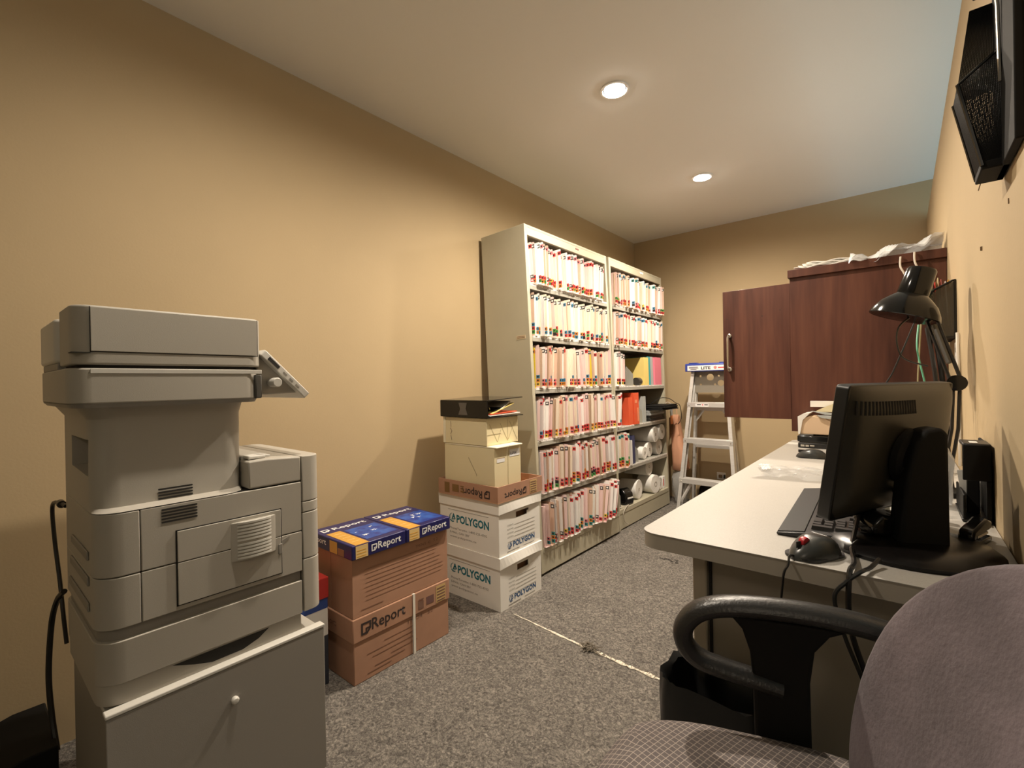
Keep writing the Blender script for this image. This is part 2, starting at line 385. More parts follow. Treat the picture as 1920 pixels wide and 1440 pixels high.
b = MB(); b.box(-0.001, 0.0008, 0.52, 0.555, 1.850, 1.859); b.build('maker_plate', M('brown plate', (0.22, 0.06, 0.04), 0.5), unitA, smooth=0)
b = MB(); b.box(-0.001, 0.0008, 0.50, 0.56, 1.853, 1.868); b.build('card_label', paper, unitB, smooth=0)
b = MB(); b.box(-0.09, -0.028, -0.0008, 0.001, 1.262, 1.282); tp = b.build('side_label', M('yellowed tape', (0.62, 0.50, 0.33), 0.6), unitA, smooth=0)
marks(frame((-0.088, -0.0008, 1.264), (1, 0, 0), (0, 0, 1)), [(0.003, 0.055, 0.011, 0.0135), (0.003, 0.055, 0.004, 0.0065)], ink_soft, tp)

# ------------------------------------------------------------------ end-tab file folders: a pool of shapes, each folder an object of its own
fold_cols = [M('folder white', (0.86, 0.83, 0.79), 0.75), M('folder ivory', (0.80, 0.71, 0.58), 0.75), M('folder pinkish manila', (0.66, 0.47, 0.36), 0.75), M('folder pale pink', (0.80, 0.60, 0.57), 0.75), M('folder pale grey', (0.62, 0.57, 0.55), 0.75), M('folder tan contents', (0.46, 0.32, 0.22), 0.75)]
yellow_f = M('folder yellow', (0.80, 0.62, 0.05), 0.7)
tabc = {'k': M('tab black', (0.02, 0.02, 0.02), 0.5), 'r': M('tab red', (0.62, 0.045, 0.04), 0.5), 'o': M('tab orange', (0.70, 0.25, 0.03), 0.5), 'g': M('tab green', (0.06, 0.36, 0.07), 0.5),
        'b': M('tab blue', (0.04, 0.24, 0.42), 0.5), 't': M('tab teal', (0.04, 0.30, 0.30), 0.5), 'y': M('tab yellow', (0.78, 0.56, 0.05), 0.5), 'p': M('tab pink', (0.72, 0.22, 0.25), 0.5), 'v': M('tab violet', (0.22, 0.10, 0.30), 0.5)}
white_t = M('tab white', (0.82, 0.80, 0.76), 0.5)
FH, FD, TB = 0.238, 0.285, 0.022
def folder_proto(th, ci, cj, pap, top, low):
    rr = random.Random(int(th*1e5)+7*ci+len(low))
    b = MB(); b.mi = 0
    b.prism([(-FD, 0), (0, 0), (0, FH-0.004), (-0.004, FH), (-FD, FH)], 'y', th-0.0012, th)
    b.mi = 1
    b.prism([(-FD, 0), (-TB, 0), (-TB, FH-0.009), (-FD, FH-0.006)], 'y', 0, 0.0012)
    b.mi = 0; b.box(-FD, -0.004, 0.0012, th-0.0012, 0, 0.0012)
    b.mi = 2
    n = max(1, int((th-0.003)/0.004))
    for i in range(n):
        y = 0.0015+i*(th-0.003)/n
        b.box(-FD+0.004, -TB-rr.uniform(-0.012, 0.008), y, y+(th-0.003)/n*0.82, 0.002, FH-rr.uniform(0.006, 0.022))
    o = b.build('file_folder', [fold_cols[ci] if ci >= 0 else yellow_f, fold_cols[cj] if ci >= 0 else yellow_f, fold_cols[pap]], smooth=0)
    def tabs(cols, z0, hgt):
        b = MB(); cc = []
        for k, c in enumerate(cols):
            z = z0+k*hgt
            if tabc[c] not in cc: cc.append(tabc[c])
            b.mi = cc.index(tabc[c]); b.box(-TB+0.001, 0.0006, th-0.0018, th+0.0005, z, z+hgt-0.0012)
        cc.append(white_t if cols[-1] in 'k' else tabc['k']); b.mi = len(cc)-1
        for k, c in enumerate(cols):
            z = z0+k*hgt
            b.box(-TB+0.006, -0.005, th-0.0022, th-0.0018, z+hgt*0.26, z+hgt*0.70)
            b.box(0.0006, 0.0010, th-0.0014, th+0.0002, z+hgt*0.2, z+hgt*0.75)
        return b.build('index_tab', cc, o, smooth=0)
    if top: tabs(top, FH-0.012-0.022*len(top), 0.022)
    if low: tabs(low, 0.012, 0.0205)
    o['look'] = (('white', 'ivory', 'manila', 'pink', 'grey')[ci] if ci >= 0 else 'yellow')+' folder'+((' with '+'-'.join(dict.fromkeys(TABN[c] for c in low))+' tabs') if low else (' with '+TABN[top]+' top tab' if top else ' without tabs'))
    return o
TABN = {'k': 'black', 'r': 'red', 'o': 'orange', 'g': 'green', 'b': 'blue', 't': 'teal', 'y': 'yellow', 'p': 'pink', 'v': 'violet'}
ORD = lambda n: '%d%s' % (n, 'th' if 10 <= n % 100 <= 20 else {1: 'st', 2: 'nd', 3: 'rd'}.get(n % 10, 'th'))
STY = {'a5': ('krkrp', ('rr', 'ry', 'or', 'rk', 'gr', 'pr', 'or', '')), 'a4': ('kkkbk', ('rgr', 'kr', 'rg', 'bo', 'rb', 'ob', 'grb', 'kg')), 'a3': ('kkrkb', ('yob', 'ob', 'rp', 'grb', 'rp', 'yr', 'gr', 'ob')),
       'a2': ('krkpb', ('or', 'ry', 'yr', 'rr', 'pr', 'rb', 'o', 'yo')), 'a1': ('rprkr', ('gkp', 'yro', 'rp', 'or', 'tor', 'krr', 'yg', 'rr')), 'a0': ('krktk', ('rt', 'tp', 'yot', 'rk', 'rr', 'tot', 'py', 'r')),
       'b5': ('kkbtk', ('gy', 'kb', 'rg', 'rp', 'p', 'ky', 'or', 'rr')), 'b4': ('rkbtk', ('rk', 'yr', 'rt', 'okb', 'kr', 'rkr', 'or', 'gr')), 'b3': ('k', ('kr', 'yr')), 'b2': ('rp', ('r', 'rt')), 'b1': ('rtr', ('rog', 'org', 'og'))}
POOLS = {}
used = set()
def pool(sty):
    if sty in POOLS: return POOLS[sty]
    rr = random.Random(sum(map(ord, sty))); top, low = STY[sty]; L = []
    for i in range(14 if sty[0] == 'a' or sty in ('b5', 'b4') else 4):
        th = rr.uniform(0.012, 0.033)
        ci = rr.choice((0, 0, 1, 1, 2, 2, 3) if sty in ('a3', 'a4', 'b4', 'b5') else (0, 0, 0, 1, 2, 3, 3, 4)); cj = rr.choice((ci, ci, 0, 2))
        L.append((folder_proto(th, ci, cj, rr.choice((0, 1, 2, 3, 4, 5)), rr.choice(top) if rr.random() < 0.85 else '', rr.choice(low)), th))
    POOLS[sty] = L; return L
def put(proto, Mx, label, group):
    if proto.name not in used:
        used.add(proto.name); o = proto
    else:
        o = proto.copy(); C.objects.link(o)
        for ch in proto.children:
            c = ch.copy(); C.objects.link(c); c.parent = o
    o.matrix_world = Mx
    return tag(o, label, 'file folder', group)
def fill(P, tier, y0, y1, sty, label, group, leanf, seed, ins=None):
    rr = random.Random(seed); L = pool(sty); order = list(range(len(L))); rr.shuffle(order); k = 0; y = y0; pa = None; z = TIERS[tier]
    n = 0
    while True:
        pr, th = (ins or {}).get(n, L[order[k % len(L)]]); k += 1
        t = (y-y0)/max(0.01, y1-y0)
        a = leanf(t)+math.radians(rr.uniform(-1.3, 1.3)+(rr.uniform(0, 4) if rr.random() < 0.12 else 0))
        if pa is not None and a < pa: y += FH*(math.tan(pa)-math.tan(a))
        need = th+FH*max(0, math.tan(a))
        if y+need > y1: break
        prot = rr.uniform(-0.006, 0.020)+(0.014 if rr.random() < 0.2 else 0); zs = rr.uniform(0.92, 1.03); prot += (0.034*(0.3+0.7*t) if tier == 0 else 0.010 if tier in (1, 5) else 0)
        Mx = P @ Matrix.Translation((prot, y, z+0.0006+max(0, -math.sin(a))*0)) @ Matrix.Rotation(-a, 4, 'X') @ Matrix.Translation((0, 0, th*max(0, math.sin(a)))) @ Matrix.Diagonal((1, 1, zs, 1))
        if a < 0: Mx = P @ Matrix.Translation((prot, y, z+0.0006)) @ Matrix.Rotation(-a, 4, 'X') @ Matrix.Diagonal((1, 1, zs, 1))
        put(pr, Mx, '%s, %s from left, %s' % (pr['look'], ORD(n+1), label), group); n += 1
        y += th/math.cos(a)+(0.0006 if rr.random() < 0.72 else rr.uniform(0.003, 0.008)); pa = a
    return n
R = math.radians
rowname = {5: 'top', 4: 'second', 3: 'third', 2: 'fourth', 1: 'fifth', 0: 'lowest'}
leans = {5: lambda t: R(-2+9*t+3*math.sin(9*t)), 4: lambda t: R(3+4*math.sin(3+7*t)), 3: lambda t: R(3+3*math.sin(8*t)), 2: lambda t: R(5-4*t+2.5*math.sin(11*t)), 1: lambda t: R(2+3*math.sin(6*t)), 0: lambda t: R(1+21*t*t)}
yel1 = (folder_proto(0.012, -1, 0, 0, 'k', 'yo'), 0.012); yel2 = (folder_proto(0.010, -1, 1, 1, 'o', 'y'), 0.010)
nf = 0
for k in range(6):
    lab = '%s shelf of nearer unit' % rowname[k]
    nf += fill(PA, k, 0.03, 0.885, 'a%d' % k, lab, 'folders on the %s shelf of the nearer filing unit' % rowname[k], leans[k], 100+k, {0: yel2, 21: yel1} if k == 3 else None)
for k, y1, ln in ((5, 0.885, lambda t: R(2+3*t)), (4, 0.885, lambda t: R(3+2*t)), (3, 0.19, lambda t: R(2)), (2, 0.13, lambda t: R(8)), (1, 0.17, lambda t: R(2))):
    lab = '%s shelf of farther unit' % rowname[k]
    nf += fill(PB, k, 0.03, y1, 'b%d' % k, lab, 'folders on the %s shelf of the farther filing unit' % rowname[k], ln, 200+k)
print('folders', nf)
for L in list(POOLS.values()):       # pool shapes that no row used
    for pr, th in L:
        if pr.name not in used:
            for ch in list(pr.children): bpy.data.objects.remove(ch)
            bpy.data.objects.remove(pr)

# ------------------------------------------------------------------ what else is in the farther unit
def at(P, x, y, z, r=0.0): return P @ Matrix.Translation((x, y, z)) @ Matrix.Rotation(r, 4, 'Z')
def plates(P, tier, ys, lab, hgt=0.20):
    for i, (y, h2, l) in enumerate(ys):
        o = local('shelf_divider', l, 'divider', at(P, 0, y, TIERS[tier]+0.0005), 'grey shelf dividers')
        b = MB(); b.prism([(-0.30, 0), (-0.012, 0), (-0.012, h2*0.45), (-0.10, h2), (-0.30, h2)], 'y', 0, 0.0015); b.build('plate', shelf_in, o, smooth=0)
        b = MB(); b.box(-0.30, -0.02, 0.0015, 0.03, 0, 0.0012); b.build('foot', shelf_in, o, smooth=0)
plates(PB, 3, ((0.235, 0.22, 'grey peaked shelf divider beside the white folders on the third shelf'), (0.335, 0.19, 'grey peaked shelf divider behind the small can on the third shelf')), '')
plates(PB, 2, ((0.40, 0.21, 'grey peaked shelf divider right of the orange binders'), (0.465, 0.2, 'grey peaked shelf divider left of the black tray stack')), '')
plates(PB, 1, ((0.37, 0.19, 'grey triangular shelf divider in front of the paper rolls'),), '')
plates(PB, 0, ((0.06, 0.20, 'grey shelf divider on the lowest shelf by the black dispenser'),), '')
def binder(Mx, th, h, d, spine, cover, label, rings=True, cat='binder', group=None, slant=0):
    o = local('ring_binder', label, cat, Mx, group)
    b = MB(); b.box(-d, 0, 0, 0.0025, 0, h); b.build('cover', cover, o, smooth=0)
    b = MB(); b.box(-d, 0, th-0.0025, th, 0, h); b.build('cover', cover, o, smooth=0)
    b = MB(); b.box(-0.0025, 0, 0.0025, th-0.0025, 0, h); sp = b.build('spine', spine, o, smooth=0)
    b = MB(); b.box(-d+0.01, -0.012, 0.004, th-0.004, 0.006, h-0.008); b.build('pages', paper, o, smooth=0)
    return o, sp
or_m = M('orange red card', (0.72, 0.10, 0.035), 0.5); red_dk = M('dark red card', (0.28, 0.03, 0.025), 0.5); teal_m = M('teal card', (0.05, 0.36, 0.38), 0.5); pink_m = M('pink card', (0.76, 0.20, 0.28), 0.5); yel_m = M('yellow card', (0.80, 0.62, 0.20), 0.6); grey_c = M('grey card', (0.42, 0.44, 0.43), 0.5); navy_c = M('navy card', (0.03, 0.035, 0.10), 0.4); mauve_c = M('mauve card', (0.45, 0.30, 0.34), 0.6)
o, sp = binder(at(PB, 0.0, 0.505, TIERS[3]+0.001), 0.085, 0.215, 0.25, yel_m, yel_m, 'yellow binder on the third shelf of the farther filing unit')
marks(at(PB, 0, 0, 0) @ frame((0.0, 0.0, 0.0), (0, 1, 0), (0, 0, 1)), [], ink, sp) if 0 else None
o, sp = binder(at(PB, -0.01, 0.60, TIERS[3]+0.001), 0.05, 0.225, 0.25, teal_m, teal_m, 'teal binder between the yellow and grey binders on the third shelf')
o, sp = binder(at(PB, -0.012, 0.655, TIERS[3]+0.001), 0.05, 0.225, 0.25, grey_c, grey_c, 'grey binder between teal and pink binders on the third shelf')
o, sp = binder(at(PB, 0.0, 0.71, TIERS[3]+0.001), 0.13, 0.222, 0.25, pink_m, pink_m, 'wide pink binder at the far end of the third shelf')
o, sp = binder(at(PB, -0.05, 0.155, TIERS[2]+0.001), 0.05, 0.18, 0.24, mauve_c, red_dk, 'mauve binder left of the orange binders on the fourth shelf')
o, sp = binder(at(PB, 0.0, 0.215, TIERS[2]+0.001), 0.07, 0.20, 0.25, or_m, or_m, 'orange red binder nearer the folders on the fourth shelf')
b = MB(); b.T = at(PB, 0.0006, 0.232, TIERS[2]+0.02); b.box(0, 0.0006, 0, 0.03, 0, 0.022); b.T = Matrix.Identity(4)
o, sp = binder(at(PB, 0.006, 0.292, TIERS[2]+0.001), 0.085, 0.232, 0.26, or_m, or_m, 'taller orange red binder in the middle of the fourth shelf')
b2 = MB(); b2.box(0.0002, 0.001, 0.02, 0.052, 0.155, 0.18); b2.box(0.0002, 0.001, 0.055, 0.075, 0.02, 0.12); b2.build('spine_label', M('pale orange label', (0.80, 0.30, 0.16), 0.5), sp, smooth=0)
o, sp = binder(at(PB, -0.03, 0.43, TIERS[2]+0.001), 0.03, 0.16, 0.24, yel_m, paper, 'thin yellow spined book between grey dividers on the fourth shelf')
o, sp = binder(at(PB, -0.01, 0.485, TIERS[2]+0.001), 0.05, 0.20, 0.25, grey_c, grey_c, 'grey binder left of the black tray stack on the fourth shelf')
# can on its side
o = local('small_can', 'small dark metal can lying in front of the yellow binder', 'can', at(PB, -0.03, 0.445, TIERS[3]+0.031))
b = MB(); b.lathe([(0.0, -0.03), (0.029, -0.03), (0.03, -0.028), (0.03, 0.028), (0.029, 0.03), (0, 0.03)], 20, Matrix.Rotation(R(90), 4, 'X')); b.build('can_body', M('dark tin', (0.10, 0.09, 0.08), 0.35, metal=0.6), o)
b = MB(); b.lathe([(0.024, -0.0302), (0.029, -0.0315), (0.03, -0.0285)], 20, Matrix.Rotation(R(90), 4, 'X')); b.build('rim', paper, o)
# stack of black trays and folders with a cable, jutting out at the far end
stk = [('black plastic wallet lying at the bottom of the fourth shelf pile', 0.0, 0.075, black_pl, -0.03, 0.04), ('silver edged clear case in the middle of the fourth shelf pile', 0.046, 0.02, M('smoky clear plastic', (0.32, 0.33, 0.33), 0.15), -0.03, 0.02),
       ('lower black folder jutting out from the fourth shelf pile', 0.112, 0.014, black_mt, 0.13, -0.06), ('upper black folder jutting out from the top of the pile', 0.13, 0.02, black_mt, 0.14, 0.03)]
z = TIERS[2]+0.001
for i, (lab, dz, hh, mt, out, rot) in enumerate(stk):
    hh = (0.045, 0.04, 0.016, 0.022)[i]
    T = at(PB, 0, 0, 0)
    o = local('document_case', lab, 'document case', at(PB, 0, 0.72, z, rot), 'document cases piled on the fourth shelf')
    x1 = (0.0, 0.004, 0.115, 0.12)[i]
    b = MB(); b.prism(rrect(-0.26, x1, -0.14, 0.155, 0.012), 'z', 0, hh*0.46); b.build('lower_shell', mt, o, bevel=0.002)
    b = MB(); b.prism(rrect(-0.258, x1-0.006, -0.138, 0.153, 0.012), 'z', hh*0.52, hh); b.build('upper_shell', mt, o, bevel=0.002)
    b = MB(); b.box(-0.25, x1-0.012, -0.132, 0.147, hh*0.44, hh*0.54); b.build('contents', paper if i in (0, 1) else black_mt, o, smooth=0)
    z += hh+0.0008
o = local('black_cable', 'black cable looping over the pile of black folders', 'cable', at(PB, 0, 0, 0))
b = MB(); zz = z; b.tube(bez([(-0.03, 0.66, zz+0.004), (0.03, 0.72, zz+0.05), (0.07, 0.80, zz+0.045), (0.10, 0.86, zz+0.008), (0.128, 0.885, zz-0.02), (0.128, 0.90, zz-0.12), (0.10, 0.905, zz-0.17)]), 0.0028, 6); b.build('cord', black_pl, o)
# tag hanging at the unit's far edge
o = local('hang_tag', 'grey tag with orange foot hanging at the edge of the farther filing unit', 'tag', at(PB, 0.035, 0.905, TIERS[2]-0.045))
b = MB(); b.box(0, 0.004, 0, 0.05, 0.07, 0.17); b.build('upper_card', grey_c, o, smooth=0)
b = MB(); b.box(0, 0.004, 0, 0.05, 0.0, 0.07); b.build('lower_card', M('orange card', (0.76, 0.28, 0.10), 0.6), o, smooth=0)
b = MB(); b.tube([(0.002, 0.02, 0.17), (-0.02, 0.01, 0.185), (-0.036, 0.004, 0.175)], 0.0015, 5); b.build('string', paper, o)
# rolls of paper
def roll(Mx, r, L, label, hole=0.011):
    o = local('paper_roll', label, 'paper roll', Mx, 'white paper rolls')
    T = Matrix.Rotation(R(90), 4, 'Y')
    b = MB(); b.lathe([(hole, -L), (r-0.002, -L), (r, -L+0.002), (r, -0.002), (r-0.002, 0), (hole, 0)], 28, T); b.build('paper_wrap', paper, o)
    b = MB()
    for q in (0.35, 0.55, 0.75, 0.9): b.tube([(0.0003, math.cos(a*PI/12)*r*q, math.sin(a*PI/12)*r*q) for a in range(24)], 0.0006, 4, closed=True)
    b.build('end_windings', M('winding shadow grey', (0.55, 0.52, 0.48), 0.8), o)
    b = MB(); b.lathe([(hole-0.003, -L+0.001), (hole+0.0005, -L+0.001), (hole+0.0005, 0.002), (hole-0.003, 0.002), (hole-0.003, -L+0.001)], 14, T); b.build('core', M('grey core', (0.30, 0.26, 0.21), 0.8), o)
    return o
z1 = TIERS[1]+0.001; z0 = TIERS[0]+0.001
roll(at(PB, -0.02, 0.505, z1+0.048), 0.048, 0.18, 'small white paper roll beside the grey divider on the fifth shelf')
roll(at(PB, -0.04, 0.640, z1+0.058), 0.058, 0.2, 'white paper roll under the pair of rolls on the fifth shelf')
roll(at(PB, -0.02, 0.785, z1+0.062), 0.062, 0.2, 'white paper roll at the far bottom of the fifth shelf')
roll(at(PB, 0.005, 0.665, z1+0.176), 0.062, 0.2, 'white paper roll stacked on top, left of the upper pair')
roll(at(PB, 0.005, 0.795, z1+0.187), 0.062, 0.2, 'white paper roll stacked on top, right of the upper pair')
roll(at(PB, -0.03, 0.40, z0+0.072, R(4)), 0.072, 0.14, 'dim white paper roll left on the lowest shelf')
roll(at(PB, 0.0, 0.64, z0+0.072, R(-8)), 0.072, 0.13, 'big white paper roll at the front of the lowest shelf', 0.018)
roll(at(PB, -0.03, 0.600, z0+0.211), 0.067, 0.2, 'white paper roll perched on the big roll of the lowest shelf')
roll(at(PB, -0.02, 0.775, z0+0.05), 0.050, 0.18, 'slim white paper roll right of the big roll on the lowest shelf')
o = local('paper_box', 'small white box with a red stripe at the far end of the lowest shelf', 'box', at(PB, -0.02, 0.835, z0))
b = MB(); b.box(-0.1, 0, 0, 0.05, 0, 0.095); b.build('carton', paper, o, bevel=0.001); b = MB(); b.box(-0.0002, 0.0006, 0.004, 0.018, 0.02, 0.075); b.build('red_stripe', tabc['r'], o, smooth=0)
# books on the fifth shelf
o, sp = binder(at(PB, 0.0, 0.245, z1), 0.05, 0.205, 0.22, navy_c, navy_c, 'navy blue binder leaning beside a white catalogue on the fifth shelf')
o, sp = binder(at(PB, -0.05, 0.183, z1), 0.022, 0.2, 0.22, red_dk, red_dk, 'thin dark red book by the folders on the fifth shelf')
o = local('curled_catalogue', 'curled white catalogue leaning on the navy binder', 'catalogue', at(PB, 0.01, 0.206, z1))
b = MB(); b.prism([(-0.2, 0), (0, 0), (0, 0.175), (-0.2, 0.18)], 'y', 0.003, 0.028); b.build('pages', paper, o, bevel=0.003)
b = MB(); b.prism([(-0.203, 0), (0.004, 0), (0.004, 0.178), (-0.203, 0.182)], 'y', 0.0, 0.0025); b.build('front_cover', trim_wh, o)
# black tape dispenser on the lowest shelf, with a cable in front
o = local('tape_dispenser', 'glossy black dispenser on the lowest shelf beside the grey divider', 'dispenser', at(PB, -0.01, 0.20, z0, R(-12)))
b = MB(); b.prism([(-0.12, 0), (0.0, 0), (0.006, 0.03), (-0.005, 0.085), (-0.045, 0.115), (-0.10, 0.10), (-0.13, 0.05)], 'y', -0.045, 0.045); b.build('housing', black_gl, o, bevel=0.012, seg=3)
b = MB(); b.box(0.0035, 0.0065, -0.03, 0.03, 0.045, 0.055); b.build('logo_strip', paper, o, smooth=0)
o = local('coiled_cord', 'thin pale cord coiled on the edge of the lowest shelf', 'cord', at(PB, 0, 0, z0))
b = MB(); b.tube(bez([(-0.03, 0.10, 0.004), (-0.02, 0.03, 0.006), (-0.006, 0.09, 0.012), (-0.005, 0.17, 0.006), (0.004, 0.11, 0.004), (0.006, 0.06, -0.03), (0.006, 0.08, -0.09), (0.012, 0.13, -0.118)]), 0.0025, 6); b.build('cord', M('beige cord', (0.52, 0.47, 0.40), 0.6), o)

# ------------------------------------------------------------------ page-corner emblem used on the paper cartons
def emblem(T, h, mat, parent, up=1):
    b = MB(); b.T = T; t = 0.0005; s = h
    out = [(0, 0), (0, 1), (0.95, 1), (0.95, 0.38), (0.58, 0.0)]
    inn = [(0.16, 0.17), (0.16, 0.84), (0.79, 0.84), (0.79, 0.45), (0.52, 0.17)]
    n = len(out)
    for i in range(n):
        j = (i+1) % n
        if i == 3:
            pass
        q = [out[i], out[j], inn[j], inn[i]]
        b.prism([(p[0]*s, p[1]*s) for p in q], 'z', 0, t)
    b.prism([(0.42*s, 0.17*s), (0.42*s, 0.52*s), (0.79*s, 0.52*s), (0.79*s, 0.40*s), (0.54*s, 0.40*s), (0.54*s, 0.17*s)], 'z', 0, t)
    return b.build('page_emblem', mat, parent, smooth=0)
NX, NY = (frame((0, 0, 0), (1, 0, 0), (0, 0, 1)), frame((0, 0, 0), (0, 1, 0), (0, 0, 1)))     # facing -y, facing +x
def fy(x, y, z): return frame((x, y-0.0006, z), (1, 0, 0), (0, 0, 1))
def fx(x, y, z): return frame((x+0.0006, y, z), (0, 1, 0), (0, 0, 1))
def fyu(x, y, z): return frame((x, y-0.0006, z), (-1, 0, 0), (0, 0, -1))
def fxu(x, y, z): return frame((x+0.0006, y, z), (0, -1, 0), (0, 0, -1))

# ------------------------------------------------------------------ brown cartons in the foreground, blue reams on top
rx = random.Random(5)
x0, x1, y0, y1 = -1.735, -1.452, 0.873, 1.318
t = thing('paper_carton', 'brown strapped paper carton with lid at the bottom of the pile behind the copier', 'carton', (-1.59, 1.09, 0))
b = MB(); b.box(x0+0.004, x1-0.004, y0+0.004, y1-0.004, 0, 0.19); cb = b.build('carton_body', kraft, t, bevel=0.003)
b = MB(); b.prism([(x0, 0.146), (x1, 0.146), (x1, 0.2285), (x0, 0.2285)], 'y', y0, y1); cl = b.build('lid', kraft, t, bevel=0.003)
emblem(fx(x1, 0.905, 0.165), 0.042, ink, cl); text('Report', fx(x1, 0.948, 0.158), 0.145, 0.052, ink, cl, bold=0.012)
marks(fx(x1, 1.155, 0.160), [(0, 0.026, 0, 0.03), (0.0, 0.026, 0.034, 0.038)], ink_soft, cl)
marks(fx(x1, 1.195, 0.165), [(0, 0.038, 0, 0.03)], M('brown print block', (0.16, 0.08, 0.07), 0.8), cl, 'barcode_block')
b = MB(); b.T = fx(x1, 1.245, 0.153); b.box(0, 0.05, 0, 0.066, 0, 0.0006); tl = b.build('paper_sticker', tape_m, cl, smooth=0)
marks(fx(x1+0.0007, 1.249, 0.157), [(0, 0.042, k*0.012, k*0.012+0.005) for k in range(5)], ink_soft, tl)
text('Report', fy(-1.66, y0, 0.170), 0.10, 0.03, ink_soft, cl, bold=0.01)
marks(fx(x1-0.004, 0.93, 0.02), [(0.0, 0.10, 0.0, 0.003), (0.03, 0.16, 0.014, 0.017), (0.10, 0.22, 0.03, 0.032), (0.02, 0.2, 0.05, 0.052), (0.0, 0.21, 0.068, 0.07), (0.07, 0.20, 0.088, 0.09)], M('pale pencil rules', (0.26, 0.14, 0.09), 0.8), cb, 'handwriting_rules')
text('TMO4   52', fx(x1-0.004, 1.10, 0.125), 0.13, 0.012, ink_soft, cb, 'pencilled_code')
b = MB(); yb = 1.128
b.box(x1-0.001, x1+0.0022, yb, yb+0.011, 0.0, 0.229); b.box(x1-0.004, x1+0.0012, yb, yb+0.011, 0, 0.229); b.box(x0, x1+0.0022, yb, yb+0.011, 0.2287, 0.2295); b.box(x0-0.0015, x0+0.001, yb, yb+0.011, 0, 0.229)
b.build('packing_strap', M('white strap', (0.78, 0.74, 0.66), 0.5), t, smooth=0)
# open carton above: four walls around the reams
t = oc = thing('paper_carton', 'open brown carton with ruled lines holding the blue paper reams', 'carton', (-1.59, 1.09, 0.23))
z0c, z1c = 0.2305, 0.445
b = MB(); b.box(x1-0.009, x1-0.005, y0+0.005, y1-0.005, z0c, z1c); fw = b.build('front_wall', kraft, t, smooth=0)
b = MB(); b.box(x0+0.005, x0+0.009, y0+0.005, y1-0.005, z0c, z1c); b.build('rear_wall', kraft, t, smooth=0)
b = MB(); b.box(x0+0.009, x1-0.009, y1-0.009, y1-0.005, z0c, z1c); b.build('end_wall', kraft, t, smooth=0)
b = MB(); b.box(x0+0.009, -1.60, y0+0.005, y0+0.009, z0c, z1c); b.box(-1.597, x1-0.009, y0+0.005, y0+0.009, z0c, z1c); b.build('end_wall', kraft, t, smooth=0)
b = MB(); b.box(x0+0.009, x1-0.009, y0+0.009, y1-0.009, z0c, z0c+0.004); b.build('bottom', kraft_in, t, smooth=0)
T = fx(x1-0.005, 0.91, 0.25)
rects = [(0.0, 0.09, 0.0, 0.003)]
for k in range(8):
    zz = 0.028+k*0.0155
    rects.append((0.01+0.012*rx.random(), 0.33+0.05*rx.random(), zz, zz+0.0014))
marks(T, rects, M('pale pencil rules', (0.26, 0.14, 0.09), 0.8), fw, 'handwriting_rules')
text('TMO4/5  42', fx(x1-0.005, 1.15, 0.40), 0.075, 0.011, ink_soft, fw, 'pencilled_code'); text('5 2', fx(x1-0.005, 1.24, 0.402), 0.022, 0.012, ink_soft, fw, 'pencilled_code')
# ten reams fill the carton; the top two show
def ream(ya, yb_, lab, zb=0.4375):
    t = thing('paper_ream', lab, 'paper ream', (-1.59, (ya+yb_)/2, zb), 'blue wrapped reams on the brown carton')
    X0, X1 = -1.728, -1.440; zt = zb+0.05
    b = MB(); b.box(X0, X1, ya, yb_, zb, zt); w_ = b.build('wrapper', blue_pk, t, bevel=0.004, seg=3)
    L = yb_-ya
    def top(u, v): return frame((u, v, zt+0.0003), (0, 1, 0), (-1, 0, 0))
    text('Report', top(X0+0.075, ya+0.062), L-0.085, 0.038, white_pr, w_, bold=0.015); emblem(top(X0+0.07, ya+0.018), 0.032, white_pr, w_)
    b = MB(); b.box(X0+0.095, X1-0.001, ya+0.014, ya+0.068, zt-0.001, zt+0.0006); gb = b.build('gold_band', gold_pk, w_, smooth=0)
    marks(frame((X1-0.03, ya+0.022, zt+0.0006), (0, 1, 0), (-1, 0, 0)), [(0.004, 0.034, 0.01+k*0.03, 0.014+k*0.03) for k in range(5)], gold_lt, gb, 'band_print')
    b = MB(); b.box(X0+0.105, X1-0.03, ya+0.078, yb_-0.012, zt-0.001, zt+0.0005); b.build('sky_panel', blue_lt, w_, smooth=0)
    rr = random.Random(int(ya*100)); b = MB()
    for k in range(7):      # paper-plane shaped white flecks
        u = rr.uniform(X0+0.125, X1-0.065); v = rr.uniform(ya+0.09, yb_-0.045); s = rr.uniform(0.008, 0.018)
        b.prism([(u, v), (u+s, v+0.2*s), (u+0.45*s, v+0.5*s)], 'z', zt+0.0003, zt+0.0009); b.prism([(u+0.2*s, v+0.5*s), (u+0.45*s, v+0.5*s), (u+0.15*s, v+1.3*s)], 'z', zt+0.0003, zt+0.0009)
    b.build('white_motifs', white_pr, w_, smooth=0)
    b = MB(); b.box(X1-0.002, X1+0.0006, ya+0.014, ya+0.062, zb+0.003, zt-0.004); gb = b.build('gold_band', gold_lt, w_, smooth=0)
    marks(fx(X1, ya+0.018, zb+0.008), [(0, 0.036, k*0.01, k*0.01+0.003) for k in range(3)], gold_pk, gb, 'band_print')
    emblem(fx(X1, ya+0.076, zb+0.013), 0.024, white_pr, w_); text('Report', fx(X1, ya+0.103, zb+0.008), L-0.125, 0.033, white_pr, w_, bold=0.015)
    return w_
wv = ream(0.868, 1.092, 'blue wrapped paper ream on the brown carton, nearer the copier')
ream(1.095, 1.318, 'blue wrapped paper ream on the brown carton, farther from the copier')
text('Report', fy(-1.715, 0.868, 0.452), 0.105, 0.028, white_pr, wv, bold=0.012)
b = MB(); b.box(-1.585, -1.535, 0.8672, 0.868, 0.441, 0.482); b.build('picture_panel', gold_pk, wv, smooth=0)
